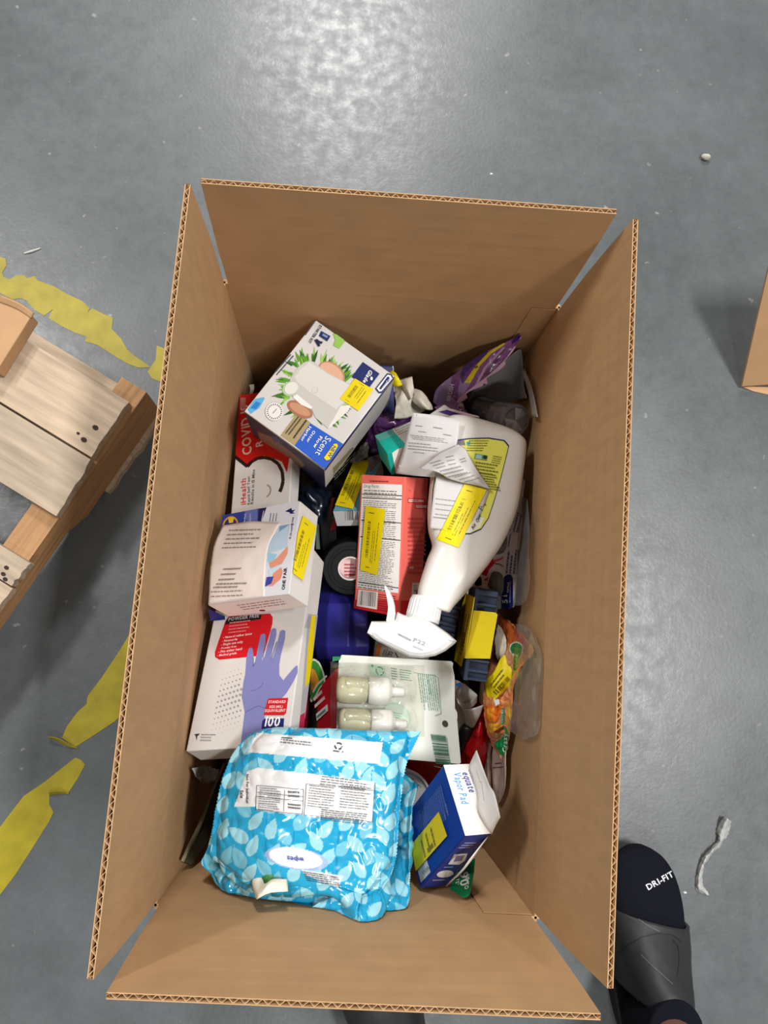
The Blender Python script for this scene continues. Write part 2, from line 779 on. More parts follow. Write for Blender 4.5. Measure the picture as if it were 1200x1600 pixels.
def polysheet(name, root, pts, zs, thick, m):
    """a flat many-cornered card: pixel outline, height per corner"""
    mb = MB()
    P = [un(u, v, z) for (u, v), z in zip(pts, zs)]
    n = Vector((0, 0, 0))
    for i in range(len(P)):
        n += P[i].cross(P[(i + 1) % len(P)])
    n.normalize()
    if n.z < 0:
        n = -n
    mb.prism(P, -n * thick, m)
    return mb.build(name, root)


def circle_pts(c, ax1, ax2, r1, r2=None, n=36):
    r2 = r2 or r1
    return [c + ax1 * (r1 * math.cos(t)) + ax2 * (r2 * math.sin(t)) for t in np.linspace(0, 2 * math.pi, n, endpoint=False)]


def frame_of(d):
    d = Vector(d).normalized()
    a = d.cross(Vector((0, 0, 1)))
    if a.length < 1e-3:
        a = Vector((1, 0, 0))
    a.normalize()
    return d, a, d.cross(a).normalized()

# ================================================================== the setting
def floor_material():
    m = bpy.data.materials.new('polished_concrete')
    m.use_nodes = True
    nt = m.node_tree
    b = nt.nodes['Principled BSDF']
    L = nt.links.new
    tc = nt.nodes.new('ShaderNodeTexCoord')

    def nz(scale, detail, rough=0.6):
        n = nt.nodes.new('ShaderNodeTexNoise')
        n.inputs['Scale'].default_value = scale
        n.inputs['Detail'].default_value = detail
        n.inputs['Roughness'].default_value = rough
        L(tc.outputs['Object'], n.inputs['Vector'])
        return n
    big, mid, fine, spot = nz(2.6, 6), nz(14, 8, 0.7), nz(160, 4), nz(48, 5, 0.6)

    def ramp(n, p0, c0, p1, c1):
        r = nt.nodes.new('ShaderNodeValToRGB')
        r.color_ramp.elements[0].position, r.color_ramp.elements[1].position = p0, p1
        r.color_ramp.elements[0].color, r.color_ramp.elements[1].color = c0, c1
        L(n.outputs['Fac'], r.inputs['Fac'])
        return r
    base = ramp(big, 0.3, (*lin((82, 86, 88)), 1), 0.72, (*lin((106, 111, 113)), 1))
    m1 = ramp(mid, 0.34, (0.86, 0.86, 0.85, 1), 0.62, (1, 1, 1, 1))
    m2 = ramp(fine, 0.35, (0.93, 0.93, 0.93, 1), 0.6, (1, 1, 1, 1))
    x1 = nt.nodes.new('ShaderNodeMix')
    x1.data_type, x1.blend_type = 'RGBA', 'MULTIPLY'
    x1.inputs['Factor'].default_value = 1
    L(base.outputs['Color'], x1.inputs['A'])
    L(m1.outputs['Color'], x1.inputs['B'])
    x2 = nt.nodes.new('ShaderNodeMix')
    x2.data_type, x2.blend_type = 'RGBA', 'MULTIPLY'
    x2.inputs['Factor'].default_value = 1
    L(x1.outputs['Result'], x2.inputs['A'])
    L(m2.outputs['Color'], x2.inputs['B'])
    # pale scuffs and specks
    sp = nz(55, 2, 0.4)
    spr = ramp(sp, 0.72, (0, 0, 0, 1), 0.80, (1, 1, 1, 1))
    x3 = nt.nodes.new('ShaderNodeMix')
    x3.data_type = 'RGBA'
    L(spr.outputs['Color'], x3.inputs['Factor'])
    L(x2.outputs['Result'], x3.inputs['A'])
    x3.inputs['B'].default_value = (*lin((140, 140, 136)), 1)
    L(x3.outputs['Result'], b.inputs['Base Color'])
    rr = nt.nodes.new('ShaderNodeMapRange')
    rr.inputs['To Min'].default_value, rr.inputs['To Max'].default_value = 0.31, 0.41
    rr.inputs['From Min'].default_value, rr.inputs['From Max'].default_value = 0.36, 0.64
    L(spot.outputs['Fac'], rr.inputs['Value'])
    L(rr.outputs['Result'], b.inputs['Roughness'])
    b.inputs['Specular IOR Level'].default_value = 0.5
    bp = nt.nodes.new('ShaderNodeBump')
    bp.inputs['Strength'].default_value = 0.16
    bp.inputs['Distance'].default_value = 0.0012
    ad = nt.nodes.new('ShaderNodeMath')
    ad.operation = 'ADD'
    L(mid.outputs['Fac'], ad.inputs[0])
    L(fine.outputs['Fac'], ad.inputs[1])
    L(ad.outputs[0], bp.inputs['Height'])
    L(bp.outputs['Normal'], b.inputs['Normal'])
    return m


mb = MB()
mb.box((-6, -6, -0.05), (6, 7, 0.0), floor_material())
tag(mb.build('floor'), 'grey polished concrete warehouse floor with scuffs and a lamp glare', None, kind='structure')

mb = MB()
mb.box((-6, 7, 0), (6, 7.2, 5.2), mat('painted_block', (176, 178, 176), rough=.7))
tag(mb.build('wall_far'), 'pale far wall of the warehouse', None, kind='structure')

# ---- worn yellow floor tape
TAPE = mat('floor_tape', (166, 151, 34), rough=0.45, var=0.28, scale=34, bump=0.3)
TAPEG = 'torn lengths of yellow floor tape'


def tape(pts, label, curl=None):
    mb = MB()
    mb.prism([un(u, v, -H + 0.0007) for u, v in pts], (0, 0, -0.0006), TAPE)
    o = mb.build('floor_tape')
    tag(o, label, 'tape', TAPEG)
    if curl:
        r = {'_obj': o, '_inv': Matrix()}
        sheet('curled_end', r, grid(curl, 8, 14), TAPE, thick=0.0004)
    return o


zt = crop(0, 380, 260 / 671)
tape(zt((-90, -30), (0, 55), (22, 62), (26, 90), (8, 118), (14, 136), (40, 146), (62, 130), (98, 128), (108, 142), (140, 132), (152, 150), (218, 174),
        (270, 205), (330, 232), (362, 262), (352, 280), (372, 262), (415, 285), (455, 300), (450, 345), (488, 385), (512, 428), (545, 456),
        (580, 480), (607, 500), (560, 502), (520, 488), (470, 460), (395, 412), (366, 402), (340, 396), (350, 378), (300, 360), (250, 335),
        (196, 302), (214, 266), (178, 292), (140, 270), (108, 232), (86, 222), (48, 226), (0, 200), (-90, 150)),
     'long torn yellow tape strip beside the top edge of the wooden pallet')
tape(zt((632, 412), (700, 440), (760, 520), (700, 585), (645, 558), (612, 545), (594, 518), (628, 470)),
     'short yellow tape scrap showing at the left flap of the carton')
zu = crop(0, 950, 260 / 885)
tape(zu((700, 120), (760, 160), (740, 480), (612, 602), (540, 650), (400, 740), (330, 690), (355, 630), (410, 555), (460, 510), (465, 470), (540, 370), (640, 220)),
     'yellow tape piece whose torn end curls up, between pallet and carton',
     curl=[[(74, 1151, -H + .010), (88, 1153, -H + .012), (104, 1160, -H + .008), (120, 1168, -H + .001)],
           [(78, 1154, -H + .002), (90, 1159, -H + .003), (106, 1167, -H + .003), (124, 1170, -H + .001)]])
tape(zu((400, 795), (432, 808), (452, 832), (415, 905), (362, 985), (300, 988), (262, 996), (262, 1045), (284, 1085), (262, 1135), (170, 1280), (80, 1420),
        (0, 1525), (-120, 1660), (-120, 1300), (0, 1165), (60, 1085), (125, 1000), (200, 950), (250, 915), (330, 850)),
     'lowest yellow tape strip, running off the left edge of the picture',
     curl=[[(76, 1238, -H + .006), (92, 1236, -H + .008), (108, 1239, -H + .001)], [(78, 1243, -H + .001), (94, 1241, -H + .002), (108, 1241, -H + .001)]])

# ---- wooden pallet
WOOD = mat('pallet_wood', (200, 177, 152), rough=0.75, var=0.34, scale=9, bump=0.35, stretch=(1.2, 14, 14))
WOOD2 = mat('pallet_wood_grey', (186, 168, 146), rough=0.75, var=0.36, scale=8, bump=0.35, stretch=(1.0, 13, 13))
WOOD3 = mat('stringer_wood', (186, 142, 98), rough=0.75, var=0.34, scale=9, bump=0.35, stretch=(14, 1.2, 14))
HOLE = mat('nail_hole', (48, 34, 24), rough=0.8)
DZ = -0.305
K = un(201, 628, DZ)
bd = (un(41, 531, DZ) - K)
bd.z = 0
bd.normalize()                           # along the boards, to the left
sd = Vector((-bd.y, bd.x, 0))
if sd.dot(un(141, 715, DZ) - K) < 0:
    sd = -sd                              # along the stringer, toward the viewer
pallet_M = Matrix(((bd.x, sd.x, 0, K.x), (bd.y, sd.y, 0, K.y), (0, 0, 1, 0), (0, 0, 0, 1)))
pal = thing('wooden_pallet', 'worn wooden pallet with nailed boards lying left of the carton', 'pallet', pallet_M)
ZT = H + DZ


def pp(a, b, z):
    return K + bd * a + sd * b + Vector((0, 0, z - K.z))


def board(a0, a1, b0, b1, zt_, th, m, jag, name='deck_board', seed=0, skew=0.0):
    """a sawn board along the pallet's length, its near end broken along the grain"""
    rr = random.Random(seed)
    n = 9
    end = [(a0 + rr.uniform(-jag, jag) + skew * i / n, b0 + (b1 - b0) * i / n) for i in range(n + 1)]
    out = [*end, (a1, b1), (a1, b0)]
    mb = MB()
    mb.prism([pp(a, b, zt_) for a, b in out], (0, 0, -th), m)
    return mb.build(name, pal, bevel=0.0008)


def nail(o, u, v, r=0.0035):
    p = un(u, v, DZ + 0.0006)
    mb = MB()
    mb.loft([circle_pts(p - Vector((0, 0, .001)), bd, sd, r, r * .75, 10), circle_pts(p, bd, sd, r, r * .75, 10)], HOLE)
    mb.build('nail_hole', sub(o, pal))


w1 = (un(141, 715, DZ) - K).dot(sd)
w2 = (un(85, 805, DZ) - K).dot(sd)
a2 = (un(141, 715, DZ) - K).dot(bd)
a3 = (un(85, 805, DZ) - K).dot(bd)
b3 = (un(47, 880, DZ) - K).dot(sd)
b3e = (un(20, 917, DZ) - K).dot(sd)
o = board(0.0, 1.1, 0.0, w1 - .001, ZT, .017, WOOD, .0012, seed=1, skew=a2 * .8)
for q in ((149, 668), (131, 687), (122, 677)):
    nail(o, *q, r=.0045 if q[0] > 125 else .0025)
o = board(a2 - .004, 1.1, w1 + .002, w2, ZT + .002, .017, WOOD2, .0014, seed=2, skew=a3 - a2)
for q in ((104, 717), (112, 711), (88, 755), (71, 773)):
    nail(o, *q)
o = board((un(47, 880, DZ) - K).dot(bd), 1.1, b3, b3e, ZT, .017, WOOD2, .002, seed=3, skew=.004)
for q in ((10, 887), (8, 905), (5, 897)):
    nail(o, *q)
board((un(20, 917, DZ) - K).dot(bd), 1.1, b3e + .002, b3e + .10, ZT, .017, WOOD, .002, seed=4, skew=.004)
board(.004, 1.1, .62, .71, ZT, .017, WOOD, .002, seed=5)
# stringer with its notch, its outer side facing the carton
prof = [(-.028, ZT - .018), (.95, ZT - .018), (.95, .016), (.42, .016), (.39, .045), (.20, .045), (.165, .016), (-.028, .016)]
for a_in, nm in ((-.006, 'stringer'), (.46, 'stringer')):
    mb = MB()
    mb.prism([pp(a_in, b, z) for b, z in prof], bd * .042, WOOD3)
    mb.build(nm, pal, bevel=.001)
for b0, b1, sd_, ext in ((-.030, .12, 6, -.012), (.40, .5, 7, -.006)):
    board(ext, 1.1, b0, b1, .016, .016, WOOD, .003, name='bottom_board', seed=sd_)

# ---- the corner of a carton standing on the pallet
CARD_OUT = mat('kraft_outside', (188, 148, 108), rough=0.75, var=0.10, scale=25, bump=0.05)
CARD_BROWN = mat('kraft_board', (194, 155, 112), rough=0.8, var=0.12, scale=30, bump=0.06, stretch=(1, 4, 1))
CARD_CORE = mat('corrugated_paper', (206, 170, 128), rough=0.85, var=0.12, scale=80)
q0 = un(50, 490, DZ + .03)
pc = thing('small_carton', 'tan cardboard carton lying on the far end of the pallet', 'carton', Vector((q0.x - .1, q0.y - .05, ZT + .003)))
mb = MB()
top = [un(50, 492, DZ + .03), un(0, 463, DZ + .03), un(-120, 400, DZ + .03), un(-190, 500, DZ + .03), un(-5, 580, DZ + .03)]
mb.prism(top, (0, 0, -.026), CARD_OUT)
mb.build('carton_body', pc, bevel=.002)
sheet('lifted_flap', pc, grid([[(52, 489, DZ + .034), (30, 474, DZ + .036), (0, 461, DZ + .036)],
                               [(48, 497, DZ + .031), (26, 483, DZ + .031), (-4, 471, DZ + .031)]], 6, 12), CARD_OUT, thick=.003)

# ---- second carton at the right edge, one flap hanging out
rc = thing('side_carton', 'tan cardboard carton with a drooping flap at the right picture edge', 'carton', un(1330, 560, -H))
mb = MB()
A0, B0 = un(1157, 605, -H + .004), un(1202, 405, -H + .17)
back = Vector((0.30, 0.03, 0.06))
mb.hexa([A0, A0 + back, B0 + back, B0, A0 + Vector((0, 0, .005)), A0 + back + Vector((0, 0, .005)), B0 + back + Vector((0, 0, .005)), B0 + Vector((0, 0, .005))], CARD_OUT)
mb.build('drooping_flap', rc)
mb = MB()
P0, P1 = A0 + back + Vector((.002, 0, 0)), B0 + back + Vector((.002, 0, 0))
mb.box((P0.x, P0.y - .0, 0.001), (P0.x + .4, P1.y + .1, .3), CARD_OUT)
mb.build('carton_body', rc, bevel=.003)
mb = MB()
mb.prism([un(1157, 603, -H + .002), un(1176, 611, -H + .002), un(1222, 622, -H + .002), un(1222, 606, -H + .002)], (0, 0, -.0018), CARD_OUT)
mb.build('torn_edge', rc)

# ---- litter on the floor
mb = MB()
c = un(1103, 245, -H + .006)
rings = []
for k, t in enumerate(np.linspace(-1, 1, 7)):
    r = math.sqrt(max(0.02, 1 - t * t))
    rings.append([c + Vector((.0085 * t, 0, 0)) + Vector((0, math.cos(a) * .0055 * r * (1 + .2 * math.sin(3 * a + k)), math.sin(a) * .0055 * r)) for a in np.linspace(0, 2 * math.pi, 10, endpoint=False)])
mb.loft(rings, mat('paper_wad', (188, 184, 172), rough=.8, var=.2, scale=200))
tag(mb.build('paper_wad', smooth=True), 'small pale wad of paper lying on the floor at upper right', 'litter')
CLEAR = film('clear_film', (246, 246, 244), gloss=.15, milk=.55, bump=.6)
zf = crop(880, 1250, 320 / 1200)
strip = [(965, 110, .018), (930, 190, .012), (915, 250, .010), (860, 310, .012), (820, 370, .010), (800, 440, .008), (800, 510, .008), (845, 560, .004)]
rows = []
for (x, y, z), wpx, in zip(strip, (34, 44, 22, 20, 20, 20, 34, 14)):
    u, v = 880 + x * .26667, 1250 + y * .26667
    nx, ny = (.83, .55) if y < 480 else (.9, -.3)
    hw = wpx * .26667 / 2 * 1.7
    rows.append([(u - nx * hw, v - ny * hw, -H + .001), (u, v, -H + z), (u + nx * hw, v + ny * hw, -H + .001)])
tw = thing('plastic_strip', 'crumpled clear plastic strip lying on the floor near the foot', 'litter', un(1115, 1340, -H))
sheet('film', tw, grid(rows, 70, 16), CLEAR, wr=(.0022, 110), seed=2.0)
tw = thing('plastic_thread', 'thin white scrap lying on the floor above the yellow tape', 'litter', un(48, 392, -H))
sheet('film', tw, grid([[(36, 395, -H + .002), (48, 391, -H + .004), (63, 387, -H + .002)], [(38, 397, -H + .001), (49, 394, -H + .002), (63, 389, -H + .001)]], 4, 14),
      mat('white_film', (205, 205, 200), rough=.3))
for (u, v, r, lab) in ((768, 271, .003, 'tiny white speck on the floor above the far flap'), (1071, 1395, .003, 'tiny white speck on the floor beside the sock')):
    mb = MB()
    c = un(u, v, -H + .0016)
    mb.loft([circle_pts(c + Vector((0, 0, -.0015)), Vector((1, 0, 0)), Vector((0, 1, 0)), r, r * .6, 8), circle_pts(c, Vector((1, 0, 0)), Vector((0, 1, 0)), r * .6, r * .4, 8)],
            mat('speck', (225, 225, 220)))
    tag(mb.build('paper_speck'), lab, 'litter')

# ================================================================== the big open carton
T = 0.0046
big = thing('open_carton', 'large open cardboard carton with four raised flaps, full of returned goods', 'box', Vector((0, 0, 0)))
rim = {'TL': (-0.1734, 0.2961), 'TR': (0.1761, 0.3025), 'BL': (-0.1746, -0.3035), 'BR': (0.1711, -0.2987)}
rim = {k: Vector((*v, H)) for k, v in rim.items()}
ZF = 0.1765


def outward(a, b):
    d = b - a
    n = Vector((-d.y, d.x, 0)).normalized()
    return n if n.dot((a + b) / 2 - Vector((0, 0, H))) > 0 else -n


SIDES = {'far': ('TL', 'TR', (315, 279), (963, 327)), 'right': ('TR', 'BR', (997, 344), (958, 1544)),
         'near': ('BR', 'BL', (938, 1594), (166, 1561)), 'left': ('BL', 'TL', (136, 1529), (289, 288))}
WALL_LATER = []
for side, (ka, kb, pa, pb) in SIDES.items():
    a, b = rim[ka], rim[kb]
    n = outward(a, b)
    mb = MB()
    e = (b - a).normalized()
    a_, b_ = a - e * .0022, b + e * .0022
    belly = .010 if side in ('left', 'right') else .003      # the full carton's walls belly out
    WALL_LATER.append((a.x, a.y, -n.x, -n.y))
    nu_, nv_ = 14, 10
    inn, ou = [], []
    for j in range(nv_ + 1):
        for i in range(nu_ + 1):
            f_, g_ = i / nu_, j / nv_
            q = a_.lerp(b_, f_)
            bl_ = belly * math.sin(math.pi * f_) * math.sin(math.pi * g_) ** .8
            q = Vector((q.x, q.y, .001 + (H - .001) * g_)) + n * bl_
            inn.append(q)
            ou.append(q + n * T)
    N_ = len(inn)
    fs = []
    for j in range(nv_):
        for i in range(nu_):
            k = j * (nu_ + 1) + i
            q = (k, k + 1, k + nu_ + 2, k + nu_ + 1)
            fs.append(q)
            fs.append(tuple(x + N_ for x in q[::-1]))
    for i in range(nu_):
        for k in (i, nv_ * (nu_ + 1) + i):
            fs.append((k, k + 1, k + 1 + N_, k + N_))
    for j in range(nv_):
        for k in (j * (nu_ + 1), j * (nu_ + 1) + nu_):
            fs.append((k, k + nu_ + 1, k + nu_ + 1 + N_, k + N_))
    mb.add([*inn, *ou], fs, CARD_BROWN)
    mb.build('side_panel', big, smooth=False, weld=True)
    mb = MB()
    mb.loft([[p + n * (.0005 * math.cos(t) + .0004) + Vector((0, 0, .0012 * math.sin(t) + .0002)) for t in np.linspace(0, 2 * math.pi, 8, endpoint=False)] for p in (a + e * .003, b - e * .003)], CARD_BROWN)
    mb.build('score_crease', big)
    # flap: inner and outer liner with the fluted paper between them
    oa, ob = un(*pa, ZF), un(*pb, ZF)
    fa, fb = a + n * T + e * .003, b + n * T - e * .003
    fn = (ob - oa).cross(fa - oa).normalized()
    if fn.dot(n) < 0:
        fn = -fn
    s = .0007
    lift = Vector((0, 0, .0004))

    def liner(off0, off1, nm, par):
        m_ = MB()
        nv = 10
        vs = []
        for off in (off0, off1):
            for f0, f1 in ((fa, oa), (fb, ob)):
                pass
        def row(t, off):
            p, q = fa.lerp(oa, t) + lift, fb.lerp(ob, t) + lift
            bow = fn * (-.0016 * math.sin(math.pi * t))
            return p + bow + fn * off, q + bow + fn * off
        R0 = [row(t, off0) for t in np.linspace(0, 1, nv)]
        R1 = [row(t, off1) for t in np.linspace(0, 1, nv)]
        ring = [[R0[i][0], R0[i][1], R1[i][1], R1[i][0]] for i in range(nv)]
        m_.loft(ring, CARD_BROWN)
        return m_.build(nm, par)
    outer = liner(-s, 0, 'flap', big)
    fh = sub(outer, big)
    liner(-T, -T + s, 'inner_liner', fh)
    # flutes
    Lf = (ob - oa).length
    per = max(1, round(Lf / .0079))
    ns = per * 8
    amp = (T - 2 * s) / 2 - .0001
    V0, V1 = [], []
    inset = .0006
    for off in (0, .0005):
        for t in (0, .55, 1.0):
            for i in range(ns + 1):
                f = i / ns
                p = fa.lerp(oa, t).lerp(fb.lerp(ob, t), f) + lift
                bow = fn * (-.0016 * math.sin(math.pi * t))
                pos = -T / 2 + amp * math.sin(2 * math.pi * per * f + random.uniform(-.12, .12)) + off - .00025
                V0.append(p + bow + fn * pos - (oa - fa).normalized() * (inset * t))
    m_ = MB()
    fs = []
    N1 = ns + 1
    for k in range(2):
        for i in range(ns):
            q = (k * N1 + i, k * N1 + i + 1, (k + 1) * N1 + i + 1, (k + 1) * N1 + i)
            fs.append(q)
            fs.append(tuple(x + 3 * N1 for x in q[::-1]))
    for i in range(ns):
        fs.append((2 * N1 + i, 2 * N1 + i + 1, 5 * N1 + i + 1, 5 * N1 + i))
    m_.add(V0, fs, CARD_CORE)
    m_.build('corrugated_core', fh, smooth=False, kind='stuff')
    # closed ends of the flap, torn along the flute
    for f0, f1, sg in ((fa, oa, 1), (fb, ob, -1)):
        m_ = MB()
        d_ = e * sg * .0012
        nst = 24
        L0, L1 = [], []
        vs, fq = [], []
        for i in range(nst + 1):
            t = i / nst
            p = f0.lerp(f1, t) + lift + fn * (-.0016 * math.sin(math.pi * t))
            j = -d_ * random.uniform(.2, 1.6)
            vs += [p - fn * s + j * .3, p - fn * (T - s) + j * .3, p - fn * (T - s) + d_, p - fn * s + d_]
        for i in range(nst):
            k = i * 4
            fq += [(k, k + 4, k + 5, k + 1), (k + 1, k + 5, k + 6, k + 2), (k + 2, k + 6, k + 7, k + 3), (k + 3, k + 7, k + 4, k)]
        m_.add(vs, fq, CARD_CORE)
        m_.build('cut_edge', fh)
mb = MB()
mb.hexa([rim[k] * 1 + Vector((0, 0, -H + .0012)) for k in ('BL', 'BR', 'TR', 'TL')] + [rim[k] + Vector((0, 0, -H + .0052)) for k in ('BL', 'BR', 'TR', 'TL')], CARD_BROWN)
mb.build('bottom_panel', big)
# the glued seam inside the far right corner, and the crease tab at the near right corner
mb = MB()
e = (rim['TL'] - rim['TR']).normalized()
n = -outward(rim['TL'], rim['TR'])
p = rim['TR'] + e * .002 + n * .0006
mb.hexa([p + Vector((0, 0, -.3)), p + e * .030 + Vector((0, 0, -.3)), p + e * .030 + n * .0005 + Vector((0, 0, -.3)), p + n * .0005 + Vector((0, 0, -.3)),
         p + Vector((0, 0, -.002)), p + e * .026 + Vector((0, 0, -.002)), p + e * .026 + n * .0005 + Vector((0, 0, -.002)), p + n * .0005 + Vector((0, 0, -.002))], CARD_BROWN)
mb.build('glued_seam', big)
mb = MB()
e = (rim['BL'] - rim['BR']).normalized()
n = -outward(rim['BL'], rim['BR'])
p = rim['BR'] + e * .002 + n * .0006
mb.hexa([p + Vector((0, 0, -.2)), p + e * .05 + Vector((0, 0, -.2)), p + e * .05 + n * .0005 + Vector((0, 0, -.2)), p + n * .0005 + Vector((0, 0, -.2)),
         p + Vector((0, 0, -.002)), p + e * .045 + Vector((0, 0, -.004)), p + e * .045 + n * .0005 + Vector((0, 0, -.004)), p + n * .0005 + Vector((0, 0, -.002))], CARD_BROWN)
mb.build('glued_seam', big)

# added black sheet under everything, its colour standing in for the deep shade
GAP_SHADE = mat('gap_shade_black', (16, 16, 18), rough=.35, var=.2, scale=20)
gapt = thing('gap_shade_sheet', 'added black sheet standing in for the shade deep in the carton under the goods', 'bag', Vector((0, 0, .0075)))
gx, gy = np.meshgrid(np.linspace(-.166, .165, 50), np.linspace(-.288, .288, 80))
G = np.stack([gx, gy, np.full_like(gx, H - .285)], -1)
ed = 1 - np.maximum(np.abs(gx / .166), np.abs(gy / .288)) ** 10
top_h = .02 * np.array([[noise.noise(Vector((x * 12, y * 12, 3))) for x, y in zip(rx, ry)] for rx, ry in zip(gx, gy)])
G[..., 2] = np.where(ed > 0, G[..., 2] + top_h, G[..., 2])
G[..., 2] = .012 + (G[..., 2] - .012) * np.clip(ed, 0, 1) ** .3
sheet('film_sheet', gapt, G, GAP_SHADE, thick=.003)
WALLS.extend(WALL_LATER)

# ================================================================== the goods in the carton
WHITE = mat('white_card', (216, 214, 212), rough=.45, var=.03, scale=30, spec=.4)
NAVY = (22, 40, 112)
BLK = (34, 34, 38)
GRY = (120, 118, 116)

# ---------------------------------------------------------------- air freshener box (far left, on top)
c = Carton('air_freshener_box', 'white air freshener box with green fern print and blue corner, topmost at far left', 'box',
           (-0.1510, 0.1832, -0.0735), ((0.85, -0.5267, -0.0012), (0.5267, 0.85, 0.0067), (-0.0025, -0.0063, 1.0)), (0.1096, 0.1329, 0.1076), WHITE)
z1 = crop(340, 480, .25)
S = c.face('top')
p = Print(S)
BLUE = (40, 96, 206)
p.poly(z1((580, 725), (785, 855), (670, 1015), (480, 865)), BLUE)                      # blue corner
p.poly(z1((488, 672), (530, 680), (582, 722), (480, 866), (392, 803)), (176, 158, 116))   # tan panel
p.poly(z1((188, 640), (232, 575), (285, 562), (296, 570), (262, 630), (205, 668)), (96, 178, 228))
p.poly(z1((205, 632), (240, 590), (270, 600), (240, 640)), (44, 130, 206))
rf = random.Random(3)
GREENS = ((66, 122, 40), (96, 160, 48), (134, 190, 70), (46, 92, 34), (160, 206, 90))
for k in range(110):                                                                  # fern leaves round the device
    a = rf.uniform(0, 2 * math.pi)
    ca, sa = math.cos(a), math.sin(a)
    R0 = 140 + rf.uniform(-10, 30)
    cx, cy = 610 + ca * R0 * 1.25, 520 + sa * R0 * 1.25
    ln = rf.uniform(40, 88)
    ang = a + rf.uniform(-.5, .5)
    ex, ey = cx + math.cos(ang) * ln, cy + math.sin(ang) * ln
    w = rf.uniform(5, 12)
    nx, ny = -math.sin(ang) * w, math.cos(ang) * w
    if 380 < cx < 480 and cy > 620 or ex > 860 and ey > 440 and ey < 640 or ey > 700 and ex < 640:
        continue
    p.poly(z1((cx - nx, cy - ny), (cx + (ex - cx) * .5 - nx * .8, cy + (ey - cy) * .5 - ny * .8), (ex, ey), (cx + (ex - cx) * .5 + nx * .8, cy + (ey - cy) * .5 + ny * .8), (cx + nx, cy + ny)), rf.choice(GREENS))
    p.k -= 1 if k % 4 else 0
p.poly(z1((720, 165), (765, 180), (798, 215), (760, 262), (722, 240), (735, 205)), (150, 200, 92))
p.ellipse(z1((710, 420))[0], 24, 17, (196, 140, 112), rot=.7)
p.ellipse(z1((712, 414))[0], 21, 13, (226, 180, 152), rot=.7)
p.ellipse(z1((515, 640))[0], 22, 11, (176, 118, 88), rot=.5)
p.ellipse(z1((515, 640))[0], 18, 7, (206, 152, 120), rot=.5)
dev = z1((545, 345), (575, 338), (605, 350), (700, 420), (840, 490), (805, 580), (700, 755), (690, 758), (610, 690), (590, 640), (470, 560), (445, 520), (455, 450), (500, 380))
p.poly(dev, (206, 205, 200))
p.poly(z1((575, 345), (690, 420), (830, 492), (800, 580), (740, 640), (560, 520), (500, 470), (480, 440), (520, 390)), (222, 221, 216))
p.poly(z1((690, 758), (770, 620), (835, 612), (815, 650), (705, 752)), (236, 235, 231))
p.ellipse(z1((608, 520))[0], 5, 5, (196, 196, 190))
p.ellipse(z1((607, 519))[0], 4.2, 4.2, (222, 221, 216))
p.ellipse(z1((455, 512))[0], 13, 11, (184, 204, 172), rot=-.6)
p.ellipse(z1((462, 508))[0], 11, 9, (232, 234, 226), rot=-.6)
p.poly(z1((470, 565), (495, 545), (592, 625), (585, 640), (520, 610)), (244, 244, 240))
p.poly(z1((908, 345), (1012, 418), (950, 502), (838, 438)), (26, 44, 104))
p.text('Glade', *z1((950, 392), (905, 470)), (246, 246, 248), sy=1.0, skew=.2)
p.ellipse(z1((962, 448))[0], 2.0, 2.8, (246, 246, 248))
p.poly(z1((1060, 415), (1085, 420), (1102, 448), (1028, 538), (1008, 540), (984, 512)), (26, 44, 104))
p.poly(z1((1062, 424), (1080, 428), (1092, 448), (1024, 528), (1010, 530), (994, 510)), (236, 240, 248))
p.poly(z1((1058, 440), (1068, 436), (1080, 452), (1022, 520), (1008, 512)), (26, 44, 104))
p.text('SCJohnson', *z1((1074, 445), (1018, 518)), (240, 242, 248), sy=1.0)
p.text('STARTER KIT', *z1((640, 112), (565, 222)), (40, 44, 60), sy=1.2)
p.lines(*z1((610, 95), (545, 190), (600, 88)), 1, (90, 90, 100), fill=.5)
p.lines(*z1((478, 308), (362, 440), (462, 300)), 2, (80, 84, 96), fill=.45)
p.poly(z1((648, 152), (706, 184), (686, 216), (634, 182)), (30, 48, 104))
p.poly(z1((660, 168), (690, 184), (684, 196), (654, 180)), (130, 148, 190))
p.poly(z1((604, 208), (622, 202), (640, 216), (660, 220), (648, 234), (636, 228), (642, 246), (630, 250), (616, 228)), (26, 34, 70))
p.ellipse(z1((356, 655))[0], 14.5, 14.5, (214, 214, 212))
p.ellipse(z1((356, 655))[0], 13.6, 13.6, (240, 239, 236))
for k in range(22):
    a = k / 22 * 2 * math.pi
    q = (356 + 44 * math.cos(a), 655 + 44 * math.sin(a))
    p.line(*z1((q[0] - 5 * math.cos(a), q[1] - 5 * math.sin(a)), (q[0] + 5 * math.cos(a), q[1] + 5 * math.sin(a))), 1.5, (96, 98, 104))
p.lines(*z1((372, 640), (345, 672), (362, 634)), 1, (120, 120, 124), fill=.5)
p.text('Scent', *z1((678, 806), (606, 920)), (250, 250, 252), sy=1.0, bold=False)
p.text('Flow', *z1((640, 806), (594, 880)), (250, 250, 252), sy=.72)
p.text('Otter', *z1((598, 772), (552, 846)), (250, 250, 252), sy=.8)
p.text('Harbor', *z1((572, 745), (516, 838)), (250, 250, 252), sy=.8)
p.poly(z1((728, 856), (748, 856), (752, 872), (700, 955), (680, 960), (664, 944)), (244, 220, 20))
p.text('NEW', *z1((722, 866), (684, 938)), (30, 60, 120), sy=.95)
p.lines(*z1((560, 712), (470, 838), (545, 702)), 1, (70, 60, 40), fill=.55)
p.lines(*z1((528, 698), (440, 812), (510, 690)), 2, (90, 80, 60), fill=.4)
p.build()
S2 = c.face('left')
p = Print(c.face('near'))                                                               # dark purple side toward lower left
p.poly([(382, 644), (507, 735), (509, 764), (397, 684)], (46, 44, 84))
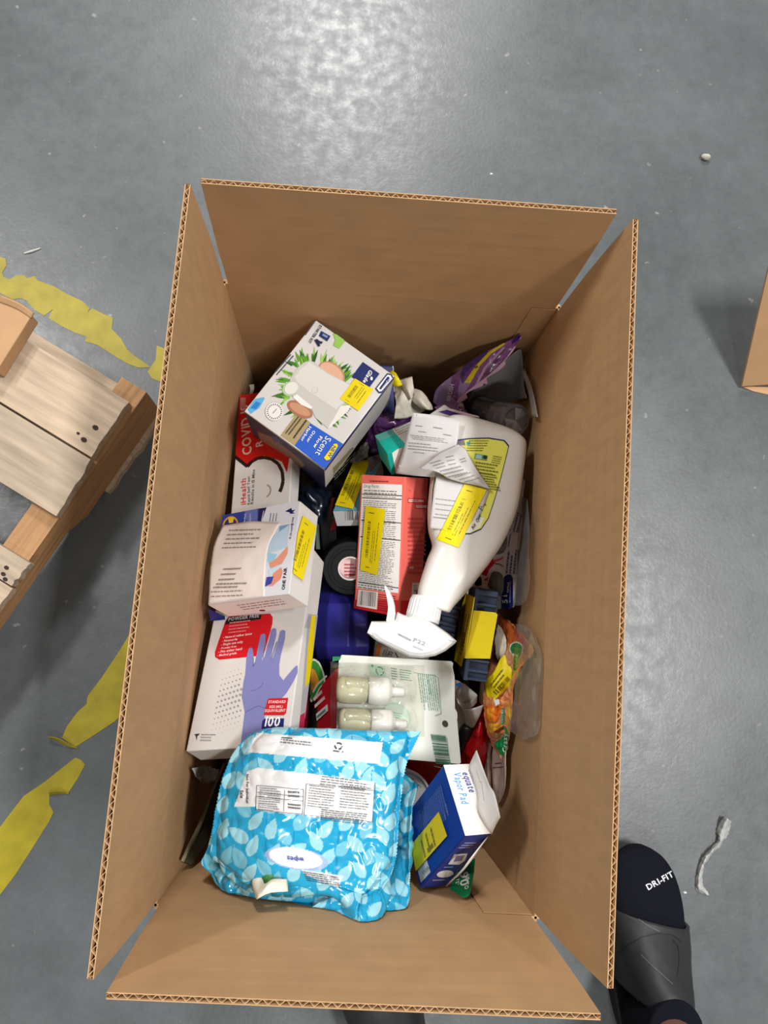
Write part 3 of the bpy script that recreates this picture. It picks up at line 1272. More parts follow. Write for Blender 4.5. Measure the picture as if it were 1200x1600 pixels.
p.poly(crop(350, 590, 130 / 990)((400, 640), (560, 700), (900, 960), (960, 1040), (930, 1070), (820, 1020), (560, 860), (420, 720)), (150, 120, 106))
p.poly(crop(350, 590, 130 / 990)((560, 690), (620, 700), (700, 780), (600, 760)), (70, 84, 150))
p.build()
p = Print(c.face('right'))
p.poly([(507, 733), (616, 588), (616, 591), (508, 736)], (58, 62, 120))
z3 = crop(450, 690, 1 / 8)
p.poly(z3((560, 330), (640, 250), (800, 70), (830, 80), (660, 290), (570, 400)), (150, 146, 120))
p.lines(*z3((560, 420), (900, 60), (580, 470)), 3, (150, 146, 140), fill=.4)
p.build()
sticker(S, z1((858, 448), (974, 518), (880, 652), (764, 574))[:1] + z1((764, 574), (880, 652), (974, 518)), rgb=YEL)

# ---------------------------------------------------------------- red and white test kit box
REDM = mat('red_card', (196, 22, 22), rough=.4, var=.04)
c = Carton('test_kit_box', 'red and white test kit box standing against the left side under the air freshener box', 'box',
           (-0.1704, 0.0652, -0.1929), ((0.8754, 0.025, 0.4827), (-0.0238, 0.9997, -0.0086), (-0.4828, -0.004, 0.8757)), (0.0833, 0.1740, 0.0197), WHITE)
z4 = crop(350, 590, 130 / 990)
p = Print(c.face('top'))
p.poly(z4((120, 150), (860, 150), (820, 700), (750, 1130), (690, 1000), (560, 950), (470, 930), (390, 960), (290, 1060), (90, 920)), (200, 24, 22))
arc = z4((70, 940), (120, 930), (280, 1060), (330, 1000), (400, 960), (480, 950), (570, 970), (650, 1030), (695, 1120), (705, 1230), (690, 1300), (665, 1360))
p.stroke(arc, 5.2, (40, 30, 26))
p.text('COVID-19', *z4((330, 905), (300, 300)), (214, 188, 176), sy=1.3)
p.text('RAPID', *z4((460, 812), (440, 420)), (214, 188, 176), sy=1.0)
p.text('iHealth', *z4((262, 1510), (262, 1190)), (206, 74, 66), sy=1.0)
p.text('Rapid Self Test', *z4((310, 1510), (310, 1170)), (96, 86, 82), sy=1.0)
p.text('Results in 15 Mins', *z4((350, 1505), (372, 1090)), (96, 86, 82), sy=1.0)
p.stroke(z4((515, 1275), (550, 1300), (560, 1340), (545, 1390), (510, 1420)), 2.4, (170, 150, 140))
p.poly(z4((200, 240), (262, 240), (258, 365), (195, 360)), (190, 120, 116))
p.build()

# ---------------------------------------------------------------- box of exam gloves
c = Carton('exam_gloves_box', 'white exam gloves box with a periwinkle gloved hand and red panel, lower left', 'box',
           (-0.1759, -0.1809, -0.0776), ((0.9095, 0.1501, 0.3876), (0.0314, 0.9051, -0.4241), (-0.4145, 0.3979, 0.8185)), (0.1157, 0.2278, 0.0292), WHITE)
z6 = crop(270, 930, 250 / 1200)
S = c.face('top')
p = Print(S)
p.poly(z6((395, 195), (420, 160), (730, 138), (750, 165), (748, 215), (690, 425), (660, 455), (350, 485), (318, 465), (316, 430)), (206, 24, 34))
p.poly(z6((400, 196), (420, 165), (668, 146), (662, 180), (392, 222)), (34, 30, 32))
for k in range(13):
    for j in range(12):
        x = 300 + j * 28 - (k * 7) + 90 - k * 1.5
        y = 490 + k * 42 + (j * -9) + 60
        r = 7.2 * math.exp(-((k - 6) / 5.0) ** 2) * (0.55 + 0.04 * j) * 1.9
        if x < 518 and y > 480 and y < 1080 and r > .8:
            p.ellipse(z6((x, y))[0], r * .2083, r * .2083, (160, 156, 160), n=8)
            p.k -= 1
hand = z6((545, 590), (552, 480), (568, 405), (585, 392), (600, 402), (606, 450), (602, 530), (618, 500), (640, 390), (660, 300), (682, 288), (698, 300),
          (694, 360), (676, 440), (668, 490), (690, 460), (716, 360), (738, 262), (758, 246), (778, 256), (778, 300), (750, 410), (736, 478),
          (752, 470), (786, 360), (806, 270), (828, 260), (846, 270), (842, 330), (812, 450), (800, 520), (800, 600), (830, 640), (880, 580), (920, 535), (938, 528),
          (938, 580), (905, 650), (850, 740), (790, 800), (730, 840), (690, 880), (690, 1000), (640, 1160), (505, 1160), (540, 880), (518, 760), (530, 660))
p.poly(hand, (128, 132, 190))
p.stroke(z6((585, 718), (620, 712), (660, 690), (680, 660)), .9, (92, 92, 150))
p.stroke(z6((606, 470), (604, 535), (620, 505)), 1.2, (96, 98, 160))
p.stroke(z6((700, 360), (676, 470)), 1.2, (96, 98, 160))
p.stroke(z6((740, 480), (782, 350)), 1.2, (96, 98, 160))
p.stroke(z6((545, 880), (640, 830), (700, 850)), 1.2, (104, 106, 168))
p.text('POWDER FREE', *z6((418, 195), (650, 165)), (190, 186, 188), sy=1.1)
for k, s in enumerate(('Medical grade', 'Fits either hand', 'Powder free', 'Single use only', 'Nonsterile', 'Natural rubber latex')):
    y = 462 - k * 27
    p.text('- ' + s, *z6((335 + k * 9, y), (335 + k * 9 + 10.2 * len(s) + 14, y - 1.4 * len(s) - 2)), (240, 220, 222), sy=1.05)
p.lines(*z6((418, 288), (590, 268), (428, 215)), 4, (220, 140, 144), fill=.35)
p.poly(z6((712, 790), (725, 776), (868, 772), (852, 885), (835, 902), (684, 902), (690, 880)), (206, 30, 42))
p.text('STANDARD', *z6((718, 812), (850, 810)), (244, 220, 222), sy=1.15)
p.text('SIZE (M/L)', *z6((725, 848), (828, 846)), (244, 220, 222), sy=1.1)
p.text('EQUIVALENT', *z6((694, 878), (848, 876)), (244, 220, 222), sy=1.1)
p.poly(z6((690, 928), (838, 926), (832, 1000), (668, 1004), (674, 950)), (20, 36, 110))
p.text('100', *z6((690, 985), (808, 985)), (245, 245, 250), sy=1.1)
p.poly(z6((165, 1045), (205, 1040), (195, 1055), (188, 1056), (182, 1092), (176, 1056)), (60, 56, 60))
p.lines(*z6((218, 1044), (338, 1044), (210, 1086)), 3, (150, 146, 150), fill=.35)
p.build()
p = Print(c.face('right'))
p.poly(z6((1015, 140), (1090, 150), (1060, 640), (985, 1010), (950, 990)), (172, 172, 180))
for k in range(9):
    p.line(*z6((1012 - k * 3, 160 + k * 10), (1080 - k * 3, 172 + k * 10)), .8, (130, 130, 140))
p.poly(z6((955, 900), (990, 880), (985, 1000), (945, 990)), (190, 40, 80))
p.poly(z6((1040, 150), (1070, 155), (1035, 640), (990, 690), (1010, 400)), (226, 204, 12))
p.build()

# ---------------------------------------------------------------- compression sock box
c = Carton('sock_box', 'white and blue sock box wrapped in a printed paper slip, above the gloves box', 'box',
           (-0.1706, -0.0299, -0.0836), ((0.8578, 0.1368, 0.4955), (0.018, 0.9554, -0.2949), (-0.5137, 0.2619, 0.817)), (0.1027, 0.1067, 0.0379), WHITE)
z5 = crop(300, 760, 220 / 1200)
S = c.face('top')
p = Print(S)
p.poly(z5((255, 235), (640, 180), (560, 420), (200, 580)), (42, 62, 148))
p.poly(z5((450, 205), (560, 190), (560, 330), (470, 330)), (96, 112, 176))
p.poly(z5((575, 190), (638, 180), (618, 312), (560, 318)), (28, 30, 78))
p.poly(z5((638, 178), (915, 125), (890, 400), (820, 920), (610, 940), (560, 400)), (214, 218, 228))
p.ellipse(z5((330, 330))[0], 12, 14, (202, 150, 40), rot=.4)
p.ellipse(z5((330, 330))[0], 9.5, 11, (42, 50, 110), rot=.4)
p.poly(z5((310, 270), (360, 262), (352, 310), (318, 314)), (226, 180, 50))
p.text('Medical', *z5((455, 312), (462, 232)), (190, 198, 224), sy=1.0)
p.text('Support', *z5((500, 312), (505, 228)), (190, 198, 224), sy=1.0)
p.lines(*z5((590, 300), (612, 200), (606, 300)), 1, (190, 190, 210), fill=.5)
p.lines(*z5((660, 300), (672, 220), (710, 300)), 3, (130, 134, 160), fill=.4)
p.poly(z5((795, 215), (850, 185), (855, 205), (885, 200), (862, 222), (880, 232), (840, 236), (832, 222)), (24, 34, 96))
p.text('Knee', *z5((862, 330), (872, 262)), (60, 62, 84), sy=1.0)
p.text('15-20 mmHg', *z5((846, 448), (866, 318)), (44, 46, 70), sy=1.05)
p.poly(z5((750, 340), (832, 325), (826, 400), (740, 420)), (120, 160, 190))
p.poly(z5((700, 420), (830, 330), (815, 520), (660, 570), (650, 520)), (182, 206, 228))
p.poly(z5((650, 570), (730, 580), (700, 640), (650, 650)), (150, 202, 226))
p.poly(z5((822, 512), (818, 575), (770, 660), (672, 698), (660, 655), (720, 620)), (222, 150, 126))
p.poly(z5((765, 690), (778, 730), (760, 790), (690, 850), (640, 850), (680, 790), (700, 740)), (218, 146, 124))
p.poly(z5((640, 775), (700, 770), (680, 830), (625, 858)), (60, 66, 160))
p.poly(z5((655, 720), (700, 690), (765, 690), (700, 740), (660, 770)), (196, 216, 232))
p.text('ONE PAIR', *z5((795, 880), (815, 690)), (24, 26, 40), sy=1.05)
p.build()
slip_pts = [[(349, 822, 0), (395, 816, 0), (440, 818, 0)], [(338, 862, 0), (385, 858, 0), (421, 856, 0)], [(333, 905, 0), (376, 905, 0), (416, 906, 0)], [(326, 944, 0), (370, 938, 0), (414, 932, 0)]]
G3 = np.array([[tuple(S.at(*S.to2(u, v), .0022 + (.004 if 0 < i < 3 and j < 2 else 0) - (0.0014 if i == 3 else 0))) for j, (u, v, _) in enumerate(r)] for i, r in enumerate(slip_pts)])
PAPER = mat('slip_paper', (220, 211, 206), rough=.6, var=.03, scale=30)
so = sheet('paper_slip', c.root, catmull(catmull(G3, 26).transpose(1, 0, 2), 26).transpose(1, 0, 2), PAPER, thick=.0003, wr=(.0008, 60))
pr = Print(Skin([so], c.root), off=.0005)
TX = (140, 128, 124)
pr.lines(*z5((320, 372), (640, 362), (260, 520)), 5, TX, fill=.28)
pr.lines(*z5((270, 700), (440, 692), (230, 790)), 3, TX, fill=.3)
pr.lines(*z5((215, 826), (500, 818), (190, 855)), 2, TX, fill=.45)
pr.lines(*z5((165, 896), (500, 880), (165, 935)), 2, TX, fill=.22, full=.8)
pr.build('printed_lines', sub(so, c.root))
p = Print(c.face('near'))
p.poly(z5((138, 1010), (820, 920), (1000, 1015), (300, 1110)), (236, 222, 214))
p.lines(*z5((380, 1010), (800, 950), (430, 1045)), 3, (150, 120, 116), fill=.35)
p.ellipse(z5((600, 1055))[0], 5, 1.4, (120, 40, 40))
p.build()
sticker(c.face('right'), z5((800, 705), (935, 248), (1050, 345), (932, 805)))

# ---------------------------------------------------------------- coral medicine carton
CORAL = mat('coral_card', (246, 116, 104), rough=.4, var=.04)
c = Carton('medicine_box', 'coral red medicine box with a white Drug Facts panel and long yellow sticker, centre', 'box',
           (-0.0123, -0.0195, -0.1607), ((0.7446, -0.124, 0.6558), (-0.0221, 0.9775, 0.2099), (-0.6671, -0.1708, 0.7251)), (0.065, 0.1574, 0.0442), CORAL)
z8 = crop(560, 730, .15)
S = c.face('top')
p = Print(S)
p.poly(z8((-60, 1380), (430, 1385), (420, 1560), (-80, 1500)), (214, 40, 50))
p.poly(z8((45, 168), (458, 182), (440, 800), (418, 1312), (-12, 1258), (15, 700)), (242, 240, 238))
p.text('Drug Facts', *z8((58, 212), (215, 214)), (60, 58, 60), sy=1.1, bold=False, skew=.15)
LN = (126, 122, 122)
p.lines(*z8((62, 236), (440, 250), (60, 262)), 2, LN, fill=.45)
p.line(*z8((42, 280), (455, 298)), 1.4, BLK)
p.lines(*z8((60, 298), (430, 314), (60, 306)), 1, LN, fill=.9)
p.line(*z8((42, 318), (452, 336)), 1.4, BLK)
p.lines(*z8((52, 345), (440, 362), (40, 560)), 12, LN, fill=.36)
p.line(*z8((30, 552), (445, 582)), 1.3, BLK)
p.lines(*z8((36, 575), (436, 600), (30, 715)), 8, LN, fill=.34)
p.line(*z8((22, 725), (440, 762)), 1.4, BLK)
p.lines(*z8((30, 750), (430, 786), (0, 1185)), 26, LN, fill=.36)
p.line(*z8((2, 1198), (420, 1258)), 1.4, BLK)
p.lines(*z8((0, 1215), (412, 1272), (-4, 1240)), 2, LN, fill=.5)
p.poly(z8((5, 1275), (208, 1300), (196, 1482), (-15, 1445)), (246, 236, 232))
p.bars(*z8((18, 1284), (192, 1306), (8, 1432)), 16, (96, 96, 104))
p.lines(*z8((210, 1320), (410, 1345), (205, 1480)), 8, (150, 24, 34), fill=.4)
p.lines(*z8((125, 138), (375, 146), (125, 152)), 1, (150, 50, 48), fill=.8)
p.build()
p = Print(c.face('right'))
p.poly(z8((440, 1390), (760, 1380), (760, 1600), (430, 1560)), (224, 36, 46))
p.poly(z8((560, 1385), (690, 1040), (760, 1000), (760, 1400)), (226, 74, 70))
p.poly(z8((512, 322), (688, 330), (700, 372), (515, 372)), (206, 44, 46))
p.poly(z8((520, 332), (680, 340), (682, 362), (522, 362)), (246, 214, 206))
p.poly(z8((588, 382), (712, 388), (722, 432), (592, 432)), (206, 44, 46))
p.poly(z8((596, 392), (706, 396), (708, 422), (600, 422)), (246, 214, 206))
p.lines(*z8((528, 340), (676, 346), (528, 358)), 1, (210, 120, 112), fill=.6)
p.lines(*z8((604, 398), (700, 402), (604, 418)), 1, (210, 120, 112), fill=.6)
p.lines(*z8((512, 526), (720, 534), (512, 990)), 11, (206, 80, 76), fill=.48)
p.lines(*z8((510, 1035), (690, 1045), (510, 1085)), 2, (206, 80, 76), fill=.4)
for a, b in ((515, 240), (640, 250), (700, 255)):
    p.stroke(z8((a, b), (a + 22, b - 4), (a + 20, b + 16)), .8, (206, 86, 80))
p.poly(z8((522, 1036), (570, 1030), (572, 1058), (522, 1058)), (246, 190, 182))
p.poly(z8((556, 1205), (650, 1200), (600, 1290), (590, 1350), (546, 1345)), (244, 236, 230))
p.bars(*z8((566, 1225), (575, 1330), (600, 1225)), 8, (90, 86, 88))
p.build()
sticker(S, z8((28, 1070), (85, 402), (290, 438), (208, 1128)))

# ---------------------------------------------------------------- chest rub pad box
BLUEC = mat('blue_card', (18, 58, 158), rough=.4, var=.04)
c = Carton('vapor_pad_box', 'blue and white vapor pad box with torn hang tab and yellow sticker, near right corner', 'box',
           (0.0713, -0.2975, -0.0646), ((0.2478, 0.6229, 0.742), (-0.2431, 0.7814, -0.5748), (-0.9378, -0.0379, 0.3451)), (0.1131, 0.0708, 0.0287), BLUEC)
zv = crop(600, 1150, 220 / 1200)
p = Print(c.face('right'))
p.poly([(640, 1150), (820, 1150), (820, 1420), (640, 1420)], (240, 238, 234))
p.text('Vapor Pad', *zv((588, 312), (664, 585)), (62, 150, 222), sy=1.7)
p.text('equate', *zv((664, 312), (730, 488)), (58, 66, 150), sy=1.6, skew=.15)
p.lines(*zv((716, 290), (772, 440), (736, 280)), 2, (150, 150, 176), fill=.4)
p.build()
S = c.face('top')
p = Print(S)
p.lines(*zv((488, 400), (560, 700), (405, 560)), 5, (120, 138, 196), fill=.25)
p.poly(zv((488, 398), (528, 560), (520, 640), (380, 730), (300, 840), (290, 690)), (44, 74, 158))
p.lines(*zv((486, 420), (556, 720), (300, 640)), 14, (92, 112, 178), fill=.35)
p.poly(zv((300, 840), (400, 1160), (318, 1250), (240, 960)), (200, 200, 206))
p.bars(*zv((370, 1110), (322, 1165), (395, 1130)), 8, (40, 40, 60))
p.build()
p = Print(c.face('near'))
p.poly(zv((690, 850), (905, 835), (520, 1285), (320, 1285)), (34, 52, 132))
p.lines(*zv((690, 905), (800, 905), (640, 945)), 3, (170, 178, 214), fill=.4)
p.poly(zv((600, 1005), (712, 998), (690, 1060), (640, 1095), (545, 1090)), (214, 222, 232))
p.poly(zv((615, 1018), (690, 1012), (660, 1060), (590, 1070)), (120, 108, 140))
p.ellipse(zv((520, 1172))[0], 13, 5.5, (222, 226, 230), rot=-.12)
p.lines(*zv((515, 1112), (630, 1108), (505, 1124)), 1, (180, 186, 216), fill=.5)
p.lines(*zv((415, 1222), (540, 1218), (405, 1236)), 1, (180, 186, 216), fill=.5)
p.build()
sticker(S, zv((285, 1150), (242, 930), (480, 645), (552, 850))[::1], dense=False)

vz = lambda z: .76547 - .95 * (.76547 - z)
zz = lambda x, y, z: (600 + x * .18333, 1150 + y * .18333, vz(z))
sheet('hang_tab', c.root, grid([[zz(720, 262, -.070), zz(790, 500, -.052), (748, 1268, vz(-.036)), (768, 1304, vz(-.027))],
                                [zz(752, 190, -.062), zz(860, 420, -.043), (763, 1254, vz(-.028)), (774, 1290, vz(-.020))],
                                [zz(786, 122, -.054), zz(885, 400, -.034), (772, 1240, vz(-.02)), (781, 1277, vz(-.012))]], 8, 14),
      WHITE, thick=.0008)
p = Print(Plane(un(748, 1268, vz(-.035)), Vector(un(768, 1304, vz(-.027))) - Vector(un(748, 1268, vz(-.035))), Vector(un(772, 1240, vz(-.018))) - Vector(un(748, 1268, vz(-.035))), 1, 1, c.root, clip=False), off=.002)
p.stroke(zv((796, 340), (835, 430), (850, 430), (862, 500), (878, 570)), .9, (150, 146, 142))
p.build('hang_slot')
sheet('tuck_flap', c.root, grid([[zz(900, 845, -.034), zz(710, 1080, vz(-.07)), zz(530, 1285, -.105)], [zz(868, 895, -.046), zz(700, 1120, vz(-.075)), zz(545, 1275, -.108)]], 4, 8), WHITE, thick=.0008)

# ---------------------------------------------------------------- dark blue ridged scrubbers
RUB = mat('slate_rubber', (58, 70, 94), rough=.6, var=.10, scale=60, bump=.05)


def scrubber(label, O, ax, dims, grooves):
    O = Vector(O) + Vector((0, 0, H))
    x, y, z = (Vector(a).normalized() for a in ax)
    w, l, d = dims
    M = Matrix(((x[0], y[0], z[0], O[0] - z[0] * d), (x[1], y[1], z[1], O[1] - z[1] * d), (x[2], y[2], z[2], O[2] - z[2] * d), (0, 0, 0, 1)))
    r = thing('ridged_scrubber', label, 'scrubber', M, 'slate blue ridged scrubbers')
    P = lambda a, b, c_: O + x * a + y * b + z * c_
    # profile along the length with cut grooves, on the top
    mb = MB()
    gz = .0052
    prof, t = [], 0.0
    cuts = sorted(grooves)
    ys = [0.0]
    for g0, g1 in cuts:
        ys += [g0, g1]
    ys.append(l)
    body = [P(0, 0, -d), P(w, 0, -d), P(w, l, -d), P(0, l, -d), P(0, 0, -gz), P(w, 0, -gz), P(w, l, -gz), P(0, l, -gz)]
    mb.hexa(body, RUB)
    o = mb.build('rubber_body', r, bevel=.002)
    for k in range(0, len(ys), 2):
        y0, y1 = ys[k], ys[k + 1]
        if y1 - y0 < .001:
            continue
        m2 = MB()
        m2.hexa([P(0, y0, -gz - .001), P(w, y0, -gz - .001), P(w, y1, -gz - .001), P(0, y1, -gz - .001), P(.0004, y0 + .0012, 0), P(w - .0004, y0 + .0012, 0), P(w - .0004, y1 - .0012, 0), P(.0004, y1 - .0012, 0)], RUB)
        m2.build('ridge', r, bevel=.0012)
    # closed side wall of the grooves, left and right
    for a0, a1 in ((0, .0045),):
        m2 = MB()
        m2.hexa([P(a0, 0, -gz - .001), P(a1, 0, -gz - .001), P(a1, l, -gz - .001), P(a0, l, -gz - .001), P(a0, 0, -.0002), P(a1, 0, -.0002), P(a1, l, -.0002), P(a0, l, -.0002)], RUB)
        m2.build('rim', r, bevel=.0008)
    return r, P, x, y, z


r, P, x, y, z = scrubber('slate blue ridged rubber scrubber with a yellow sticker folded over its edge', (0.1131, -0.0925, -0.1114),
                         ((0.9951, -0.0744, 0.0645), (0.067, 0.9916, 0.1108), (-0.0722, -0.106, 0.9917)), (0.0265, 0.1026, 0.075),
                         [(.004, .009), (.014, .0205), (.0255, .030), (.078, .083), (.088, .0945)])
r2 = None
zs = crop(680, 890, 200 / 970)
tp = Plane(P(0, 0, 0), x, y, 1, 1, r, clip=False)
quad = [tp.to2(*q) for q in zs((228, 672), (415, 674), (445, 490), (472, 340), (456, 325), (290, 308), (262, 480))]
mb = MB()
mb.prism([tp.at(a, b, .0012) for a, b in quad], -z * .0006, mat('sticker_yellow', YEL, rough=.5, var=.03))
so = mb.build('price_sticker', r)
lp = Plane(P(0, .0, 0), -y, z, 1, 1, r, clip=False)
lp = Plane(P(-.0008, 0, 0), -y, z, 1, 1, r, clip=False)
quad = [lp.to2(*q) for q in zs((232, 672), (290, 310), (305, 210), (240, 182), (205, 285), (185, 400), (152, 690), (205, 738), (220, 672))]
mb = MB()
mb.prism([lp.at(a, b, .0012) for a, b in quad], -lp.n * .0006, mat('sticker_yellow', YEL, rough=.5, var=.03))
o2 = mb.build('price_sticker', r)
p = Print(lp, off=.0014)
p.lines(*zs((268, 340), (212, 640), (250, 335)), 2, DARK, fill=.3)
p.bars(*zs((238, 480), (205, 660), (222, 470)), 14, DARK)
p.build('printed_lines', sub(o2, r))
scrubber('slate blue ridged scrubber half hidden between the spray trigger and the stickered one', (0.083, -0.042, -0.158),
         ((0.985, -0.17, 0.02), (0.17, 0.985, 0.0), (0, 0, 1)), (0.026, 0.048, 0.05), [(.006, .011), (.017, .022), (.028, .033), (.039, .044)])

# ---------------------------------------------------------------- box with blue strip and sticker, behind the medicine box
c = Carton('small_blue_box', 'small light blue and white box with a yellow sticker, behind the coral box', 'box',
           (-0.0456, 0.0925, -0.1532), ((0.9406, 0.043, 0.3369), (0.1986, 0.735, -0.6483), (-0.2755, 0.6766, 0.6828)), (0.0357, 0.1104, 0.0217), WHITE)
S = c.face('top')
p = Print(S)
p.poly(z3((500, 200), (1300, 200), (1300, 880), (500, 880)), (104, 168, 196))
p.build()
p = Print(c.face('near'))
p.poly(z3((500, 780), (1300, 780), (1300, 1060), (500, 1060)), (196, 196, 198))
p.bars(*z3((710, 860), (880, 850), (715, 985)), 9, (90, 90, 94))
p.build()
sticker(S, z3((558, 802), (800, 240), (1032, 244), (815, 856)))

# ---------------------------------------------------------------- teal ended box under the slips
TEALM = mat('teal_card', (0, 168, 152), rough=.35, var=.04)
c = Carton('teal_box', 'grey and white box with bright teal end, wrapped in film under the paper slips', 'box',
           (0.0107, 0.1546, -0.0963), ((0.8889, 0.4561, -0.0425), (-0.3788, 0.6797, -0.6281), (-0.2576, 0.5744, 0.777)), (0.086, 0.0377, 0.0338), TEALM)
z7 = crop(570, 560, .125)
p = Print(c.face('top'))
p.poly(z7((330, 880), (1300, 400), (1300, 1000), (500, 1065)), (190, 186, 180))
p.poly(z7((120, 965), (340, 880), (390, 955), (185, 1040)), (84, 160, 150))
p.lines(*z7((420, 960), (640, 860), (370, 890)), 4, (110, 104, 100), fill=.35)
p.build()
p = Print(c.face('near'))
p.poly(z7((340, 1180), (500, 1065), (1300, 700), (1300, 1400), (400, 1500)), (236, 234, 230))
p.build()

# ---------------------------------------------------------------- white trigger spray bottle
PLAS = mat('white_plastic', (214, 211, 206), rough=.28, var=.02, scale=20, spec=.5)
PLAS2 = mat('trigger_plastic', (216, 217, 218), rough=.25, var=.02, scale=20)
sb = thing('spray_bottle', 'white trigger spray bottle with yellow-green label lying across the heap', 'bottle', un(715, 800, -.115))
B0 = np.array((757., 665.))
A = np.array((-.28, .96)) / np.linalg.norm((-.28, .96))
NN = np.array((A[1], -A[0]))
st = [(-3, -30, 36, .012), (0, -50, 52, .018), (8, -62, 67, .023), (22, -68, 72, .026), (60, -66, 78, .027), (110, -56, 84, .027), (150, -48, 81, .026), (180, -38, 75, .024),
      (197, -28, 69, .022), (206, -25, 66.5, .021), (222, -27, 60, .020), (248, -28, 50, .019), (270, -28, 40, .017), (284, -26, 33, .0155), (296, -24, 29, .0145)]
rings = []
axis_pts = []
for s, l, rgt, th in [tuple(q) for q in catmull(np.array(st, float), 60)]:
    zr = -.086 + .010 * (s / 300)
    cpt = B0 + A * s + NN * (l + rgt) / 2
    c0 = un(*cpt, zr)
    e = un(*(B0 + A * s + NN * rgt), zr) - c0
    hw = e.length
    e.normalize()
    axis_pts.append((c0, e))
    ring = []
    for t in np.linspace(0, 2 * math.pi, 40, endpoint=False):
        ct, s_ = math.cos(t), math.sin(t)
        k = 2 / 3.2
        ring.append(c0 + e * (hw * math.copysign(abs(ct) ** k, ct)) + Vector((0, 0, 1)) * (th * math.copysign(abs(s_) ** k, s_)))
    rings.append(ring)
mb = MB()
mb.loft(rings, PLAS)
bott = mb.build('bottle_body', sb, smooth=True, weld=True)
skin = Skin([bott], sb)
p = Print(skin, off=.0003, step=.00012)
zb = crop(610, 630, 230 / 1200)
lab = zb((520, 300), (640, 285), (800, 280), (930, 300), (968, 345), (950, 420), (905, 600), (850, 790), (800, 940), (740, 1030), (650, 1070), (560, 1070), (440, 1040), (340, 1000), (330, 960), (345, 700), (400, 420))
p.poly(lab, (44, 46, 96), grid=3.5)
c_ = Vector((sum(q[0] for q in lab) / len(lab), sum(q[1] for q in lab) / len(lab)))
inner = [tuple(c_ + (Vector(q) - c_) * .972) for q in lab]
p.poly(inner, (222, 222, 96), grid=3.5)
p.poly(zb((350, 1000), (420, 1030), (560, 1060), (660, 1055), (730, 1010), (765, 940), (700, 900), (500, 920), (350, 960)), (232, 230, 214))
p.poly(zb((520, 312), (600, 300), (612, 345), (520, 345)), (120, 120, 124))
p.poly(zb((620, 318), (652, 314), (650, 340), (622, 344)), (60, 160, 200))
OL = (96, 100, 44)
p.lines(*zb((640, 306), (815, 306), (620, 385)), 5, OL, fill=.3)
p.poly(zb((692, 412), (790, 430), (785, 470), (680, 455)), (110, 150, 90))
p.poly(zb((700, 418), (745, 428), (740, 460), (690, 452)), (160, 200, 210))
p.ellipse(zb((770, 442))[0], 3.4, 3, (30, 60, 44))
p.lines(*zb((835, 430), (915, 445), (820, 480)), 4, OL, fill=.3)
p.lines(*zb((690, 480), (890, 510), (700, 560)), 4, OL, fill=.35)
p.lines(*zb((735, 570), (870, 590), (770, 690)), 7, OL, fill=.4)
p.text('Clear', *zb((712, 975), (738, 905)), (60, 62, 70), sy=1.0)
p.text('Air', *zb((672, 1030), (700, 985)), (60, 62, 70), sy=1.0)
p.text('P4', *zb((745, 880), (785, 825)), (70, 76, 50), sy=.9, bold=False)
p.build('product_label')
# neck collar, ribbed
cc = un(667, 936, -.076)
ce = un(659, 972, -.075)
d, a, b = frame_of(ce - cc)
mb = MB()
R = .0172
prof = [(-.001, R * .93), (.0005, R * .97), (.004, R), (.019, R * 1.03), (.0205, R * 1.06), (.024, R * 1.06), (.0245, R * .8)]
rings = []
for h, r0 in prof:
    rings.append([cc + d * h + (a * math.cos(t) + b * math.sin(t)) * (r0 * (1 + (.035 if .003 < h < .0195 and i % 4 < 2 else 0))) for i, t in enumerate(np.linspace(0, 2 * math.pi, 112, endpoint=False))])
mb.loft(rings, PLAS2)
mb.build('ribbed_collar', sb)
zt_ = crop(560, 880, 170 / 1200)
# trigger head: side outline pushed to a rounded thickness
head = zt_((95, 770), (145, 640), (300, 640), (400, 622), (420, 560), (432, 535), (480, 560), (545, 583), (600, 566), (740, 610), (870, 690), (985, 770), (1060, 835), (1086, 860), (1060, 892),
           (960, 970), (850, 1022), (700, 1046), (560, 1030), (350, 930), (210, 862), (160, 830))


def puffed(name, root, outline, zc, th, m, inner=.80, seg=4):
    """a solid with the given side outline whose edges round off to half thickness th"""
    c2 = np.mean(np.array(outline), 0)
    mb = MB()
    layers = []
    for k in range(-seg, seg + 1):
        t = k / seg
        sc = inner + (1 - inner) * math.sqrt(max(0, 1 - abs(t) ** 3.0))
        layers.append([un(c2[0] + (u - c2[0]) * sc, c2[1] + (v - c2[1]) * sc, zc + th * t) for u, v in outline])
    n = len(outline)
    vs = [q for l in layers for q in l]
    fs = []
    for k in range(len(layers) - 1):
        for i in range(n):
            j = (i + 1) % n
            fs.append((k * n + i, k * n + j, (k + 1) * n + j, (k + 1) * n + i))
    top = tessellate_polygon([[Vector(q) for q in layers[-1]]])
    bot = tessellate_polygon([[Vector(q) for q in layers[0]]])
    B = (len(layers) - 1) * n
    fs += [tuple(B + i for i in t) for t in top] + [tuple(t) for t in bot]
    mb.add(vs, fs, m)
    o = mb.build(name, root, weld=True)
    return o


def smooth_closed(pts, n=4):
    P = np.array(pts, float)
    k = len(P)
    out = []
    for i in range(k):
        p0, p1, p2, p3 = P[i - 1], P[i], P[(i + 1) % k], P[(i + 2) % k]
        for t in np.linspace(0, 1, n, endpoint=False):
            out.append(tuple(.5 * (2 * p1 + (p2 - p0) * t + (2 * p0 - 5 * p1 + 4 * p2 - p3) * t * t + (3 * p1 - p0 - 3 * p2 + p3) * t ** 3)))
    return out


